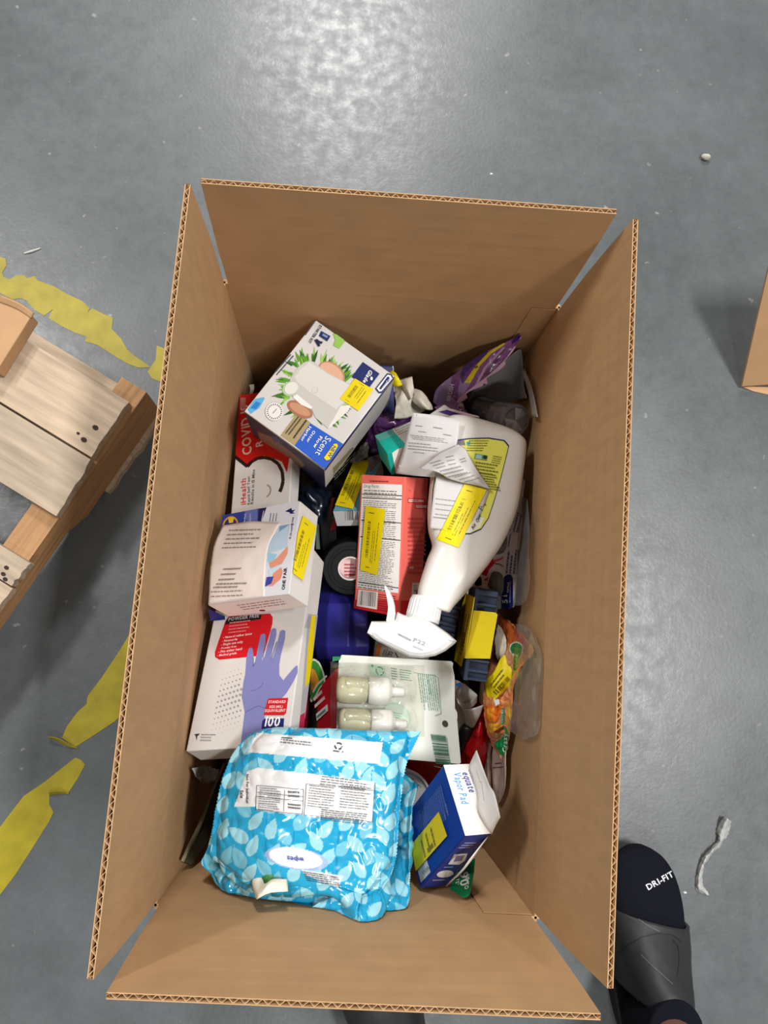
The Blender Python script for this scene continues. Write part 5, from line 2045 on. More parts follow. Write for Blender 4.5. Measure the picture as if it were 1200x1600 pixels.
polysheet('card_sheet', bc, [(574, 716), (592, 710), (596, 720), (578, 738)], [-.182, -.178, -.185, -.19], .001, mat('brown_card', (120, 104, 96)))
mb = MB()
q = un(586, 716, -.1795)
mb.loft([circle_pts(q + Vector((0, 0, -.001)), Vector((.8, -.6, 0)), Vector((.6, .8, 0)), .004, .002, 12), circle_pts(q + Vector((0, 0, .0006)), Vector((.8, -.6, 0)), Vector((.6, .8, 0)), .004, .002, 12)], mat('dark_ink', (24, 24, 40)))
mb.build('oval_hole', bc)

# dark navy pouch, plaid strip
DNAVY = mat('dark_navy_film', (16, 28, 44), rough=.3, var=.4, scale=18, coat=.3)
dn = thing('navy_pouch', 'dark navy and teal pouch in the shaded gap left of the centre', 'pouch', un(490, 770, -.24))
sheet('pouch_film', dn, grid([[(458, 722, -.24), (480, 735, -.235), (508, 755, -.235), (530, 760, -.24)], [(458, 750, -.20), (480, 760, -.185), (505, 780, -.19), (528, 790, -.21)], [(460, 785, -.20), (480, 795, -.19), (502, 815, -.195), (524, 820, -.22)], [(470, 815, -.22), (490, 830, -.22), (505, 840, -.22), (520, 850, -.23)]], 40, 40), DNAVY, thick=.001, wr=(.006, 35), seed=6)
pd = thing('plaid_box', 'dark box edge with red and green plaid, beside the black tape roll', 'box', un(515, 820, -.25))
mb = MB()
tq = [un(498, 790, -.20), un(524, 788, -.19), un(526, 850, -.19), un(504, 862, -.20)]
mb.prism(tq, (0, 0, -.05), mat('plaid_dark', (22, 26, 28), rough=.4))
mb.build('carton_body', pd, bevel=.001)
pl = Plane(tq[3], tq[2] - tq[3], tq[0] - tq[3], 1, 1, pd, clip=False)
p = Print(pl, off=.001)
for (y0, y1, col_) in ((800, 811, (120, 20, 28)), (813, 821, (34, 70, 62)), (822, 836, (120, 20, 28))):
    p.poly([(512, y0), (523, y0), (522, y1), (511, y1)], col_)
p.poly([(501, 790), (507, 790), (507, 812), (502, 812)], (96, 18, 26))
p.build()
gc_ = thing('green_card', 'thin dark green card edge standing beside the sock box', 'card', un(498, 840, -.2))
polysheet('card_sheet', gc_, [(494, 816), (498, 820), (500, 858), (494, 858)], [-.13, -.13, -.14, -.14], .0012, mat('green_edge', (60, 84, 60)))

# black tape roll
TB = mat('black_tape', (15, 16, 17), rough=.5, var=.2, scale=60, spec=.2)
tr = thing('tape_roll', 'roll of black tape with a white printed core, left of the coral box', 'tape', un(546, 870, -.2))
cf = un(547, 888, -.158)
ax_ = Vector((.03, -.30, .95)).normalized()
d, a, b = frame_of(ax_)
Ro, Ri, Wd = .0325, .0138, .034
mb = MB()
prof = [(Ri, -Wd), (Ro, -Wd), (Ro, -.001), (Ro - .001, 0), (Ro - .006, .0), (Ro - .0065, -.0008), (Ri + .009, -.0008), (Ri + .0085, 0), (Ri, 0)]
n = 56
vs, fs = [], []
for r0, h in prof:
    vs += [cf + d * h + (a * math.cos(t) + b * math.sin(t)) * r0 for t in np.linspace(0, 2 * math.pi, n, endpoint=False)]
m_ = len(prof)
for k in range(m_):
    for i in range(n):
        j = (i + 1) % n
        k2 = (k + 1) % m_
        fs.append((k * n + i, k * n + j, k2 * n + j, k2 * n + i))
mb.add(vs, fs, TB)
ot = mb.build('tape_windings', tr, smooth=False)
mb = MB()
vs, fs = [], []
prof = [(Ri + .0006, -Wd - .001), (Ri + .0006, .0015), (Ri - .001, .0015), (Ri - .001, -Wd - .001)]
for r0, h in prof:
    vs += [cf + d * h + (a * math.cos(t) + b * math.sin(t)) * r0 for t in np.linspace(0, 2 * math.pi, n, endpoint=False)]
for k in range(4):
    for i in range(n):
        j = (i + 1) % n
        k2 = (k + 1) % 4
        fs.append((k * n + i, k * n + j, k2 * n + j, k2 * n + i))
mb.add(vs, fs, mat('core_card', (226, 214, 212), rough=.6))
co_ = mb.build('card_core', tr)
mb = MB()
cd_ = cf - d * .012
mb.loft([circle_pts(cd_ - d * .001, a, b, Ri), circle_pts(cd_, a, b, Ri)], mat('core_inside', (222, 190, 190), rough=.6))
mb.build('core_inside', sub(co_, tr))
p = Print(Plane(cd_, a, b, 1, 1, tr, clip=False) if a.cross(b).dot(d) > 0 else Plane(cd_, b, a, 1, 1, tr, clip=False), off=.0004)
zc3 = crop(480, 700, .2)
p.lines(*zc3((290, 905), (400, 905), (290, 985)), 4, (176, 50, 64), fill=.45)
p.build('red_core_print', sub(co_, tr))
mb = MB()

# indigo plastic container
IND = mat('indigo_plastic', (52, 52, 150), rough=.38, var=.06, scale=20)
ic = thing('indigo_container', 'faceted indigo blue plastic container lying between the gloves box and spray trigger', 'container', un(535, 960, -.25))
rings = []
for (u, v, zr, wl, wr_x, h) in ((543, 900, -.250, 38, 32, .022), (541, 915, -.225, 42, 34, .03), (538, 945, -.20, 44, 34, .036), (534, 975, -.195, 42, 40, .038), (534, 1010, -.195, 42, 42, .038), (534, 1030, -.20, 38, 38, .034), (532, 1042, -.21, 30, 28, .022)):
    c0 = un(u, v, zr)
    pxm = (CC[2] - zr) / F
    prof = [(-1, -.3), (-1, .25), (-.55, .72), (.25, .86), (.45, .62), (1.0, .5), (1.05, -.2), (.6, -.7), (-.6, -.7)]
    rings.append([c0 + Vector((x * (wl if x < 0 else wr_x) * pxm, .06 * x * pxm * 40, y * h)) for x, y in prof])
mb = MB()
mb.loft(rings, IND)
mb.build('container_body', ic, bevel=.0022)

# orange and white box under the trigger
ob_ = thing('orange_print_box', 'grey-white box with a small orange block of print under the spray trigger', 'box', un(620, 1020, -.22))
mb = MB()
tq = [un(581, 1045, -.185), un(588, 996, -.165), un(672, 1022, -.165), un(664, 1062, -.185)]
mb.prism(tq, (0, 0, -.05), mat('grey_white_card', (204, 200, 194), rough=.4))
mb.build('carton_body', ob_, bevel=.001)
p = Print(Plane(tq[0], tq[3] - tq[0], tq[1] - tq[0], 1, 1, ob_, clip=False), off=.001)
p.poly(zt_((228, 895), (278, 905), (248, 1020), (195, 1012)), (222, 122, 50))
p.lines(*zt_((185, 1010), (220, 880), (205, 1012)), 1, (120, 116, 112), fill=.8)
p.lines(*zt_((280, 1010), (320, 920), (330, 1015)), 3, (120, 116, 112), fill=.4)
p.text('32', *zt_((385, 1010), (410, 960)), (90, 88, 88), sy=1.0)
p.line(*zt_((430, 965), (458, 1022)), 1.6, (60, 58, 58))
p.build()

# razor refill card beside the right side
rz = thing('refill_card', 'white and navy refill card marked 5 REFILLS with grey blister pockets, along the right side', 'package', un(795, 860, -.19))
zr5 = crop(720, 740, .15)
CW = mat('glossy_card', (214, 213, 214), rough=.3, var=.03)
outl = zr5((590, 58), (632, 52), (656, 75), (640, 200), (625, 300), (628, 480), (612, 640), (595, 790), (580, 800), (574, 1000), (556, 1350), (540, 1392), (300, 1420), (60, 1400), (60, 900), (300, 500), (520, 130))
q0, q1, q2 = un(*zr5((300, 1420))[0], -.158), un(*zr5((548, 1392))[0], -.146), un(*zr5((632, 60))[0], -.126)
pl = Plane(q0, q1 - q0, q2 - q0, 1, 1, rz, clip=False)
pl = Plane(q0, pl.e1, pl.n.cross(pl.e1), 1, 1, rz, clip=False)
mb = MB()
P_ = [pl.at(*pl.to2(u, v), 0) for u, v in outl]
mb.prism(P_, -pl.n * .002, CW)
mb.build('backing_card', rz)
p = Print(pl, off=.0004)
p.poly(zr5((200, 920), (280, 800), (320, 860), (360, 930), (300, 1000), (270, 1070), (200, 1040)), (206, 32, 40))
p.poly(zr5((330, 905), (420, 880), (450, 860), (440, 890), (360, 925)), (216, 90, 96))
p.stroke(zr5((410, 500), (470, 470), (510, 440)), 1.0, (50, 48, 52))
p.stroke(zr5((400, 538), (450, 545), (500, 575), (520, 590)), 1.2, (50, 48, 52))
p.stroke(zr5((360, 940), (410, 945), (448, 972)), 1.2, (50, 48, 52))
for a_, b_, n_, f_ in ((((545, 600), (600, 380), (580, 610)), 0, 2, .5), (((545, 260), (600, 200), (560, 270)), 0, 2, .4), (((490, 760), (520, 600), (510, 765)), 0, 1, .6), (((470, 1040), (500, 760), (545, 1045)), 0, 3, .5)):
    p.lines(*zr5(*a_), n_, (96, 104, 130), fill=f_)
p.poly(zr5((455, 1075), (490, 1050), (525, 1052), (545, 1085), (548, 1380), (520, 1408), (426, 1410), (430, 1240), (455, 1200)), (24, 32, 96))
p.text('5', *zr5((490, 1350), (490, 1300)), (244, 244, 246), sy=1.1)
p.text('REFILLS', *zr5((502, 1240), (508, 1130)), (236, 236, 240), sy=1.1)
p.lines(*zr5((512, 1345), (520, 1100), (526, 1345)), 1, (170, 176, 210), fill=.5)
p.poly(zr5((430, 1275), (490, 1262), (485, 1285)), (240, 240, 244))
p.poly(zr5((240, 1110), (285, 1075), (285, 1115), (245, 1112)), (206, 60, 60))
p.build()
POCK = mat('grey_pocket', (98, 96, 90), rough=.25, var=.12, scale=16, coat=.4)
for (pts, lab_) in ((((385, 615), (430, 605), (470, 625), (485, 680), (470, 780), (430, 830), (360, 842), (310, 800), (320, 730), (350, 660)), 'a'), (((330, 1030), (370, 1020), (420, 1040), (450, 1100), (450, 1200), (420, 1280), (380, 1240), (290, 1180), (300, 1100)), 'b'), (((460, 400), (500, 300), (520, 260), (525, 330), (500, 390), (470, 420)), 'c')):
    ol = smooth_closed(zr5(*pts), 3)
    c2 = np.mean(np.array(ol), 0)
    mb = MB()
    rings = []
    for t, hgt in ((1.0, .0003), (.96, .002), (.8, .005), (.5, .0066), (.15, .007)):
        rings.append([pl.at(*pl.to2(c2[0] + (u - c2[0]) * t, c2[1] + (v - c2[1]) * t), hgt * .6) for u, v in ol])
    mb.loft(rings, POCK)
    mb.build('blister_pocket', rz, smooth=True)
mb = MB()
mb.prism([pl.at(*pl.to2(u, v), .002) for u, v in smooth_closed(zr5((160, 1090), (185, 1075), (212, 1082), (216, 1160), (160, 1165)), 2)], -pl.n * .003, mat('black_slot', (18, 20, 24), rough=.3))
mb.build('hang_slot', rz)
TRAY = film('grey_clear_tray', (246, 244, 240), gloss=.2, milk=.12, bump=.2, ior=1.3, top=.12)
sheet('clear_tray', rz, grid([[(812, 775, -.150), (820, 778, -.150), (823, 780, -.160)], [(808, 815, -.152), (822, 820, -.152), (827, 824, -.165)], [(804, 860, -.155), (820, 862, -.155), (825, 866, -.17)],
                              [(800, 905, -.158), (822, 908, -.155), (827, 912, -.17)], [(794, 945, -.162), (812, 946, -.160), (822, 938, -.17)]], 40, 16), TRAY, thick=.0004, wr=(.0012, 60))

# orange food pouch
OR = mat('food_pouch_film', (214, 130, 70), rough=.25, var=.05, attr=True, coat=.3)
fpz = crop(680, 890, .2062)
fo = thing('food_pouch', 'shiny orange food pouch with green leaf logos and a yellow sticker, right side', 'pouch', un(785, 1080, -.2))
rows = [[(771, 958, -.165), (779, 957, -.155), (786, 962, -.160), (793, 968, -.165)], [(770, 985, -.155), (785, 980, -.140), (800, 980, -.142), (812, 988, -.150)],
        [(768, 1015, -.150), (788, 1010, -.130), (812, 1008, -.132), (832, 1016, -.145)], [(758, 1060, -.145), (780, 1052, -.125), (800, 1048, -.126), (815, 1040, -.145)],
        [(756, 1085, -.145), (772, 1082, -.128), (788, 1080, -.128), (802, 1072, -.145)], [(755, 1112, -.145), (770, 1110, -.126), (786, 1108, -.128), (799, 1100, -.145)],
        [(762, 1145, -.150), (773, 1145, -.132), (786, 1142, -.134), (797, 1138, -.150)], [(772, 1172, -.160), (778, 1174, -.150), (784, 1176, -.152), (790, 1172, -.160)], [(781, 1188, -.170), (783, 1190, -.166), (785, 1191, -.166), (786, 1190, -.170)]]
sh = [('poly', fpz((480, 320), (640, 470), (735, 610), (700, 660), (560, 560), (480, 420)), (196, 100, 50)), ('poly', fpz((600, 470), (740, 600), (720, 660), (640, 600)), (186, 92, 80)),
      ('poly', fpz((430, 420), (480, 400), (545, 520), (530, 640), (470, 740), (420, 700)), (150, 84, 60)),
      ('poly', fpz((520, 590), (600, 600), (600, 800), (580, 900), (540, 960), (440, 900)), (206, 150, 110)),
      ('ell', (*fpz((615, 600))[0], 11, 11, 0), (236, 236, 226)), ('ell', (*fpz((614, 600))[0], 9.2, 9.2, 0), (34, 130, 56)),
      ('poly', fpz((600, 590), (660, 600), (640, 660), (615, 760), (590, 800)), (96, 150, 54)), ('poly', fpz((606, 640), (632, 640), (618, 740), (600, 760)), (176, 196, 120)),
      ('poly', fpz((370, 1040), (480, 1000), (510, 1060), (480, 1150), (400, 1160), (365, 1100)), (240, 120, 40)), ('poly', fpz((380, 1060), (450, 1050), (430, 1120), (390, 1130)), (246, 160, 40)),
      ('poly', fpz((400, 1170), (470, 1160), (510, 1190), (450, 1240), (405, 1230)), (236, 170, 50)), ('poly', fpz((440, 1230), (520, 1180), (530, 1200), (470, 1250)), (120, 50, 30)),
      ('poly', fpz((540, 1000), (560, 1010), (580, 1100), (560, 1200), (540, 1180)), (214, 170, 70)),
      ('poly', fpz((505, 1050), (525, 1040), (530, 1100), (525, 1180), (500, 1170), (495, 1110)), (60, 130, 100)),
      ('poly', fpz((520, 1180), (550, 1210), (560, 1260), (540, 1380), (515, 1435), (450, 1340), (450, 1310), (500, 1280), (530, 1240)), (18, 146, 78)),
      ('poly', fpz((400, 1240), (520, 1240), (450, 1310), (440, 1500), (400, 1400)), (196, 130, 96))]
o = sheet('printed_film', fo, grid(rows, 260, 110), OR, thick=.0006, base=(222, 142, 90), shapes=sh, wr=(.0022, 55), seed=2.2)
sk = Skin([o], fo)
p = Print(sk, off=.0006)
p.text('Crazy', *fpz((545, 1385), (548, 1235)), (240, 244, 240), sy=.9)
p.text('CUTIES', *fpz((512, 1165), (518, 1055)), (190, 220, 200), sy=.8)
p.text('ENJOY', *fpz((612, 760), (620, 650)), (60, 90, 40), sy=.8)
p.build()
ys_ = sheet('price_sticker', fo, grid([[(781, 1030, -.124), (790, 1020, -.122), (797, 1016, -.128)], [(770, 1052, -.126), (786, 1044, -.119), (800, 1046, -.126)], [(757, 1068, -.138), (775, 1068, -.120), (797, 1074, -.134)], [(764, 1102, -.136), (778, 1090, -.122), (793, 1078, -.134)]], 24, 24),
            mat('sticker_yellow', YEL, rough=.5, var=.03), thick=.0004, wr=(.0014, 60), seed=9)
p = Print(Skin([ys_], fo), off=.0005)
p.bars(*fpz((440, 925), (560, 790), (465, 950)), 14, (110, 100, 14))
p.lines(*fpz((420, 870), (520, 740), (440, 890)), 2, (110, 100, 14), fill=.4)
p.build('printed_lines', sub(ys_, fo))
sheet('white_curl', fo, grid([[(778, 975, -.136), (784, 982, -.13)], [(773, 1000, -.128), (790, 998, -.118)], [(774, 1022, -.128), (790, 1018, -.118)], [(778, 1032, -.132), (784, 1030, -.126)]], 20, 10), mat('pale_print', (222, 210, 190), rough=.3), thick=.0005, wr=(.002, 90))
sheet('white_curl', fo, grid([[(771, 1094, -.125), (779, 1092, -.122)], [(774, 1104, -.122), (781, 1100, -.12)]], 6, 6), WHITE, thick=.0004)

# clear clamshell by the right side
cs = thing('clear_clamshell', 'empty clear plastic clamshell tilted against the right side of the carton', 'package', un(828, 1080, -.2))
sheet('clear_shell', cs, grid([[(806, 975, -.18), (822, 980, -.17), (838, 1000, -.185)], [(812, 1012, -.165), (834, 1015, -.145), (850, 1035, -.165)], [(806, 1060, -.16), (830, 1062, -.135), (853, 1070, -.155)],
                               [(800, 1105, -.16), (826, 1110, -.135), (848, 1115, -.155)], [(797, 1135, -.165), (818, 1150, -.150), (838, 1146, -.165)], [(798, 1142, -.18), (816, 1156, -.18), (834, 1152, -.18)]], 50, 40), TRAY, thick=.0006, wr=(.0022, 40), seed=3)

# torn white carton below the scrubber
tc_ = thing('torn_white_carton', 'torn open white carton with bent flaps under the stickered scrubber', 'carton', un(725, 1100, -.22))
sheet('panel', tc_, grid([[(704, 1060, -.165), (716, 1064, -.150), (726, 1070, -.140)], [(708, 1085, -.160), (724, 1084, -.140), (745, 1086, -.130)], [(712, 1104, -.165), (722, 1102, -.155), (738, 1096, -.14)]], 10, 12), WHITE, thick=.001)
sheet('bent_flap', tc_, grid([[(720, 1108, -.150), (736, 1108, -.142), (755, 1102, -.138)], [(724, 1118, -.155), (738, 1124, -.150), (750, 1118, -.146)], [(728, 1136, -.165), (736, 1138, -.162), (741, 1136, -.160)]], 10, 12), WHITE, thick=.001)
sheet('curled_flap', tc_, grid([[(712, 1084, -.16), (716, 1098, -.15)], [(722, 1098, -.15), (728, 1112, -.148)], [(738, 1094, -.136), (736, 1108, -.146)], [(746, 1086, -.13), (745, 1098, -.14)]], 14, 6), mat('white_card_inner', (206, 202, 194), rough=.5), thick=.001)
mb = MB()
mb.prism([un(700, 1098, -.17), un(716, 1098, -.165), un(730, 1118, -.165), (un(722, 1150, -.17)), un(706, 1150, -.175)], (0, 0, -.03), mat('white_card_inner', (206, 202, 194), rough=.5))
mb.build('carton_body', tc_, bevel=.001)
bsp = polysheet('blue_print', tc_, [(712, 1069), (719, 1066), (720, 1070), (714, 1073)], [-.146, -.143, -.141, -.144], .0006, ink((20, 110, 200)))

# red pouch, black cap, dark red card
REDF = mat('red_film', (190, 16, 26), rough=.22, var=.15, scale=40, coat=.4)
rp = thing('red_pouch', 'shiny red plastic pouch between the orange pouch and the refill pack', 'pouch', un(745, 1150, -.22))
sheet('pouch_film', rp, grid([[(748, 1096, -.185), (754, 1104, -.175), (760, 1112, -.180)], [(738, 1122, -.175), (752, 1124, -.158), (764, 1132, -.170)], [(728, 1150, -.175), (746, 1154, -.155), (763, 1164, -.170)], [(722, 1180, -.180), (738, 1186, -.162), (758, 1194, -.175)], [(718, 1205, -.19), (736, 1210, -.18), (752, 1210, -.19)]], 40, 30), REDF, thick=.001, wr=(.0028, 50), seed=1)
p3 = thing('red_card', 'dark red card glimpsed in the gap below the oil refill pack', 'card', un(655, 1205, -.2))
sheet('card_sheet', p3, grid([[(628, 1186, -.19), (660, 1188, -.18), (700, 1196, -.18)], [(628, 1204, -.19), (664, 1210, -.185), (706, 1214, -.18)], [(640, 1226, -.21), (672, 1228, -.20), (700, 1225, -.19)]], 8, 14), mat('dark_red_card', (150, 18, 26), rough=.35), thick=.0015)
bcp = thing('black_plug', 'small black plastic plug beside the torn white carton', 'plug', un(726, 1150, -.19))
mb = MB()
c0, c1 = un(722, 1160, -.175), un(730, 1138, -.165)
d, a, b = frame_of(c1 - c0)
L = (c1 - c0).length
mb.loft([[c0 + d * (L * h) + (a * math.cos(q) + b * math.sin(q)) * r for q in np.linspace(0, 2 * math.pi, 20, endpoint=False)] for h, r in ((-.4, .003), (-.3, .007), (0, .0085), (.8, .0085), (1.1, .0065), (1.2, .003))], mat('black_plastic', (20, 20, 22), rough=.4))
mb.build('cap_body', bcp, smooth=True)

# two pale stick packs
STK = mat('stick_pack_film', (190, 166, 154), rough=.35, var=.08, scale=30)
for k, (lab_, rows, marks) in enumerate((('pale pink stick pack with two dark printed lines, beside the vapor pad box', [[(768, 1160, -.190), (780, 1160, -.175), (789, 1158, -.185)], [(767, 1190, -.180), (780, 1190, -.165), (790, 1188, -.178)], [(768, 1222, -.180), (780, 1224, -.165), (789, 1220, -.178)], [(770, 1240, -.185), (780, 1242, -.178), (786, 1238, -.182)], [(774, 1256, -.19), (777, 1258, -.188), (780, 1254, -.19)]], True),
                                         ('narrow pale stick pack between the pink one and the red pouch', [[(757, 1162, -.190), (763, 1158, -.175), (768, 1160, -.185)], [(756, 1190, -.180), (762, 1190, -.168), (767, 1190, -.178)], [(757, 1225, -.180), (763, 1226, -.17), (768, 1224, -.178)], [(760, 1246, -.19), (765, 1248, -.186), (769, 1246, -.19)]], False))):
    r_ = thing('stick_pack', lab_, 'packet', un(*rows[2][1][:2], -.22))
    o = sheet('pack_film', r_, grid(rows, 40, 18), STK, thick=.0008, wr=(.0012, 70), seed=k)
    if marks:
        p = Print(Skin([o], r_), off=.0005)
        p.lines(*fpz((455, 1465), (520, 1460), (455, 1480)), 1, (90, 70, 66), fill=.6)
        p.lines(*fpz((440, 1498), (525, 1490), (440, 1512)), 1, (90, 70, 66), fill=.6)
        p.build('printed_lines')

# white tub under the wipes
tb = thing('white_tub', 'round white plastic tub with moulded scale, between wipes and vapor pad box', 'tub', un(630, 1250, -.2))
cc = un(626, 1252, -.115)
d, a, b = frame_of(Vector((.12, -.1, .98)))
mb = MB()
R = .0345
mb.loft([[cc + d * h + (a * math.cos(t) + b * math.sin(t)) * r0 for t in np.linspace(0, 2 * math.pi, 64, endpoint=False)] for h, r0 in ((-.035, R * .86), (-.004, R * .96), (-.003, R), (0, R), (.0008, R * .985), (.0008, R * .93), (-.002, R * .92), (-.002, .001))], mat('tub_plastic', (232, 230, 230), rough=.3))
mb.build('tub_body', tb)
p = Print(Plane(cc, a, b, 1, 1, tb, clip=False) if a.cross(b).dot(d) > 0 else Plane(cc, b, a, 1, 1, tb, clip=False), off=-.0012)
p.stroke(zv((180, 320), (240, 330), (300, 360), (340, 400), (372, 450)), .8, (196, 196, 200))
p.stroke(zv((180, 360), (230, 368), (285, 400), (320, 440)), .8, (196, 196, 200))
p.line(*zv((225, 398), (252, 370)), 2.2, (150, 150, 156))
p.build('moulded_scale')

# green and orange tag, red strip, by the gloves box
gt = thing('green_tag', 'rounded green and orange tag with a white edge between gloves box and refill pack', 'tag', un(495, 1065, -.16))
ol = smooth_closed(z6((1040, 500), (1085, 490), (1115, 530), (1138, 600), (1142, 660), (1110, 690), (1060, 780), (1030, 780)), 3)
polysheet('tag_edge', gt, ol, [-.1525] * len(ol), .001, mat('tag_white', (226, 230, 220)))
c2 = np.mean(np.array(ol), 0)
ol2 = [tuple(c2 + (np.array(q) - c2) * .9 - np.array((1.2, 0))) for q in ol]
o = polysheet('tag_face', gt, ol2, [-.1518] * len(ol2), .001, mat('tag_green', (52, 140, 44), rough=.3))
polysheet('orange_diamond', gt, z6((1040, 550), (1065, 560), (1098, 640), (1070, 705), (1034, 715)), [-.151] * 5, .0006, mat('tag_orange', (236, 156, 36), rough=.3))
rs = thing('red_box_edge', 'red box edge standing between the gloves box and the grey gap', 'box', un(476, 1100, -.2))
mb = MB()
mb.prism([un(476, 1062, -.165), un(485, 1064, -.160), un(479, 1142, -.160), un(468, 1142, -.165)], (0, 0, -.06), mat('crimson_card', (176, 34, 60), rough=.4))
mb.build('carton_body', rs, bevel=.001)
gg = thing('grey_pouch', 'dull grey pouch at the bottom of the gap left of the refill pack', 'pouch', un(490, 1110, -.22))
sheet('pouch_film', gg, grid([[(478, 1080, -.20), (492, 1078, -.19), (505, 1080, -.2)], [(476, 1110, -.195), (492, 1108, -.185), (508, 1110, -.195)], [(474, 1145, -.20), (490, 1145, -.19), (508, 1145, -.2)]], 12, 12), mat('dull_grey', (92, 92, 92), rough=.5), thick=.001, wr=(.002, 40))

# dark card leaning at the lower left
OLV = mat('dark_olive_card', (62, 58, 44), rough=.5, var=.12, scale=20)
dc = thing('dark_card', 'dark olive card with pale edge leaning in the lower left gap of the carton', 'card', un(310, 1300, -.2))
sheet('card_sheet', dc, grid([[(350, 1192, -.20), (362, 1200, -.205)], [(330, 1240, -.175), (345, 1250, -.19)], [(312, 1288, -.150), (335, 1300, -.175)], [(286, 1346, -.122), (300, 1351, -.135)]], 20, 8), OLV, thick=.002)
sheet('pale_edge', dc, grid([[(349, 1192, -.197), (352, 1193, -.197)], [(328, 1240, -.172), (332, 1241, -.172)], [(309, 1288, -.147), (315, 1290, -.147)], [(284, 1345, -.120), (293, 1350, -.120)]], 16, 3), mat('pale_olive', (128, 118, 92), rough=.5), thick=.0012)
cl = thing('clear_wrap', 'crumpled clear wrap in the dark gap below the gloves box', 'wrap', un(325, 1210, -.2))
sheet('film', cl, grid([[(302, 1200, -.20), (322, 1196, -.19), (342, 1202, -.2)], [(306, 1214, -.195), (324, 1212, -.182), (344, 1214, -.195)], [(318, 1222, -.2), (330, 1222, -.195), (342, 1220, -.2)]], 24, 30), CLEAR, thick=.0005, wr=(.004, 80), seed=4)
sk_ = thing('shiny_clip', 'tiny shiny clear hook above the red test kit box', 'clip', un(392, 606, -.22))
sheet('clip_body', sk_, grid([[(389, 601, -.19), (397, 600, -.19)], [(391, 608, -.186), (397, 608, -.186)], [(389, 618, -.195), (394, 618, -.195)]], 10, 6), CLEAR, thick=.001)
nv_ = thing('navy_card_edge', 'navy blue card edge under the near end of the sock box', 'card', un(340, 960, -.16))
polysheet('card_sheet', nv_, [(327, 952), (352, 963), (358, 968), (330, 970)], [-.14, -.138, -.14, -.145], .0015, NB)

# green savings card at the near right
gcard = thing('green_offer_card', 'green card reading UP TO 90 DAYS under the vapor pad box', 'card', un(720, 1370, -.09))
GC = mat('green_card', (14, 124, 70), rough=.35, var=.04)
ol = zv((640, 1080), (775, 1040), (765, 1150), (742, 1290), (728, 1345), (700, 1368), (672, 1370), (600, 1325), (560, 1300))
q0, q1, q2 = un(702.7, 1388, -.066), un(729, 1400, -.056), un(742, 1341, -.088)
pl = Plane(q0, q1 - q0, q2 - q0, 1, 1, gcard, clip=False)
pl = Plane(q0, pl.e1, pl.n.cross(pl.e1), 1, 1, gcard, clip=False)
mb = MB()
mb.prism([pl.at(*pl.to2(u, v), 0) for u, v in ol], -pl.n * .0012, GC)
mb.build('card_sheet', gcard, bevel=.0003)
p = Print(pl, off=.0008)
p.text('UP TO', *zv((697, 1192), (688, 1318)), (236, 244, 238), sy=.85)
p.text('90', *zv((650, 1176), (652, 1300)), (246, 248, 246), sy=.62)
p.text('DAYS*', *zv((622, 1170), (612, 1285)), (236, 244, 238), sy=.8)
p.build()

WALLS.clear()
# ================================================================== the photographer's feet
SOCK = mat('sock_knit', (18, 20, 30), rough=.9, var=.25, scale=240, bump=.3, spec=.2)
RUBB = mat('slide_rubber', (50, 50, 52), rough=.5, var=.22, scale=14, bump=.15)
SOLE = mat('slide_sole', (34, 34, 34), rough=.7)
SKINM = mat('skin', (112, 78, 68), rough=.5, var=.10, scale=60)
SKIRT = None


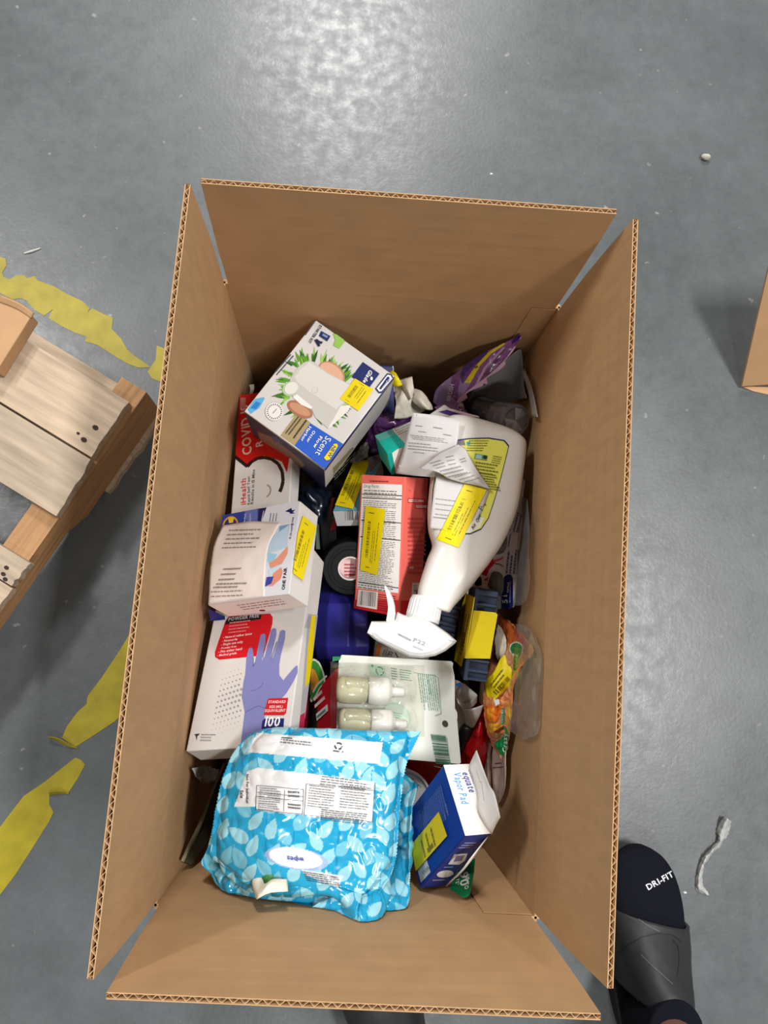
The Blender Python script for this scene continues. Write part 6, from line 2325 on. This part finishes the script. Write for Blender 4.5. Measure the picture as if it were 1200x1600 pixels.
def foot(root, toe, heading, mirror=1, text=False):
    f = Vector((math.cos(heading), math.sin(heading), 0))       # from heel toward toe
    s = Vector((f.y, -f.x, 0)) * mirror                         # toward the little-toe side
    z = Vector((0, 0, 1))
    Lf = .285
    # stations from the toe: (distance back, half width, side shift, top height)
    st = [(0.000, .010, -.006, .040), (.006, .024, -.006, .049), (.018, .037, -.004, .057), (.04, .0465, -.001, .064), (.07, .0505, .002, .070), (.10, .050, .003, .080), (.125, .045, .003, .095), (.15, .039, .002, .112), (.17, .034, 0, .126)]
    base = .030
    rings = []
    for dst, hw, sh, top in catmull(np.array(st, float), 36):
        c0 = toe - f * dst + s * sh
        h = (top - base)
        ring = []
        for t in np.linspace(0, 2 * math.pi, 36, endpoint=False):
            ct, sn = math.cos(t), math.sin(t)
            x = hw * math.copysign(abs(ct) ** .85, ct)
            y = base + h / 2 + h / 2 * math.copysign(abs(sn) ** .85, sn)
            y -= .10 * max(0, x) * (1 if sn > 0 else 0)         # the instep falls toward the little toe
            ring.append(c0 + s * x + z * y)
        rings.append(ring)
    # heel and ankle: turn the tube upward
    mb = MB()
    anklec = toe - f * .205
    mb.loft(rings, SOCK)
    so = mb.build('sock', root, smooth=True)
    mb = MB()
    hr = []
    for zz0, r0, r1, cx in ((.030, .030, .034, .227), (.036, .035, .042, .225), (.060, .037, .046, .221), (.090, .037, .046, .214), (.115, .036, .043, .208), (.135, .0365, .041, .205), (.137, .034, .038, .205)):
        c0 = toe - f * cx
        hr.append([c0 + f * (math.cos(t) * r1) + s * (math.sin(t) * r0) + z * zz0 for t in np.linspace(0, 2 * math.pi, 32, endpoint=False)])
    mb.loft(hr, SOCK)
    mb.build('sock_cuff', sub(so, root), smooth=True)
    # slide: sole and strap
    mb = MB()
    ol = []
    for q in np.linspace(0, 2 * math.pi, 48, endpoint=False):
        l_ = .142 * math.cos(q)
        w_ = .050 * math.sin(q) * (1 + .10 * math.cos(q))
        ol.append(toe - f * (.152 - l_ * 1.0) + s * (w_ * .93 + .001) + z * .029)
    mb.prism(ol, (0, 0, -.028), SOLE)
    sl = mb.build('slide_sole', root, bevel=.003)
    rows = []
    for dst in np.linspace(.092, .188, 9):
        row = []
        top = np.interp(dst, [q[0] for q in st], [q[3] for q in st]) + .006
        hw = np.interp(dst, [q[0] for q in st], [q[1] for q in st]) + .0075
        for t in np.linspace(-.12, math.pi + .12, 25):
            x = hw * math.copysign(abs(math.cos(t)) ** .8, math.cos(t))
            y = .022 + (top - .022) * max(0, math.sin(t)) ** .75 - .08 * max(0, x)
            skew = .018 * (x / .05)
            row.append(tuple(toe - f * (dst + skew * .7) + s * (x + .004) + z * y))
        rows.append(row)
    G = np.array(rows)
    strap = sheet('slide_strap', root, catmull(catmull(G, 30).transpose(1, 0, 2), 50).transpose(1, 0, 2), RUBB, thick=-.004, wr=(.0010, 30))
    # raised curved seam across the strap
    if text:
        p = Print(Skin([so], root), off=.0007)
        zft = crop(880, 1250, 320 / 1200)
        p.text('DRI-FIT', *zft((498, 528), (652, 444)), (226, 228, 232), sy=1.0)
        p.build('knitted_lettering', sub(so, root))
        p = Print(Skin([strap], root), off=.0009)
        p.stroke(zft((302, 905), (380, 850), (470, 800), (560, 782), (640, 790), (690, 830)), .8, (40, 40, 40))
        p.stroke(zft((640, 820), (672, 860), (680, 940), (665, 1040)), .7, (40, 40, 42))
        p.stroke(zft((455, 905), (530, 980), (640, 1080)), 1.6, (92, 90, 86))
        p.stroke(zft((400, 670), (500, 740), (560, 770)), 1.5, (92, 90, 86))
        p.build('scuff_marks', sub(strap, root))
    return anklec


pr_ = thing('person', 'person in navy sock and dark slide standing at the near right corner of the carton', 'person', un(1000, 1560, -H))
toeR = Vector((.428, -.317, 0))
ank = foot(pr_, toeR, math.radians(93), 1, True)
toeL = Vector((.035, -.405, 0))
ankL = foot(pr_, toeL, math.radians(108), -1, False)
# bare lower legs, one continuous tapering surface each, leaning back toward the standing body
for an, knee in ((ank, Vector((.40, -.72, .52))), (ankL, Vector((.06, -.80, .52)))):
    top_ = an + Vector((0, 0, .10))
    mb = MB()
    rings = []
    for t, r in ((-.1, .030), (0, .0335), (.15, .034), (.35, .044), (.55, .054), (.75, .053), (.92, .052), (1.0, .055)):
        c0 = top_.lerp(knee, t)
        rings.append([c0 + Vector((math.cos(q) * r, math.sin(q) * r * 1.08, 0)) for q in np.linspace(0, 2 * math.pi, 28, endpoint=False)])
    mb.loft(rings, SKINM)
    mb.build('lower_leg', pr_, smooth=True)
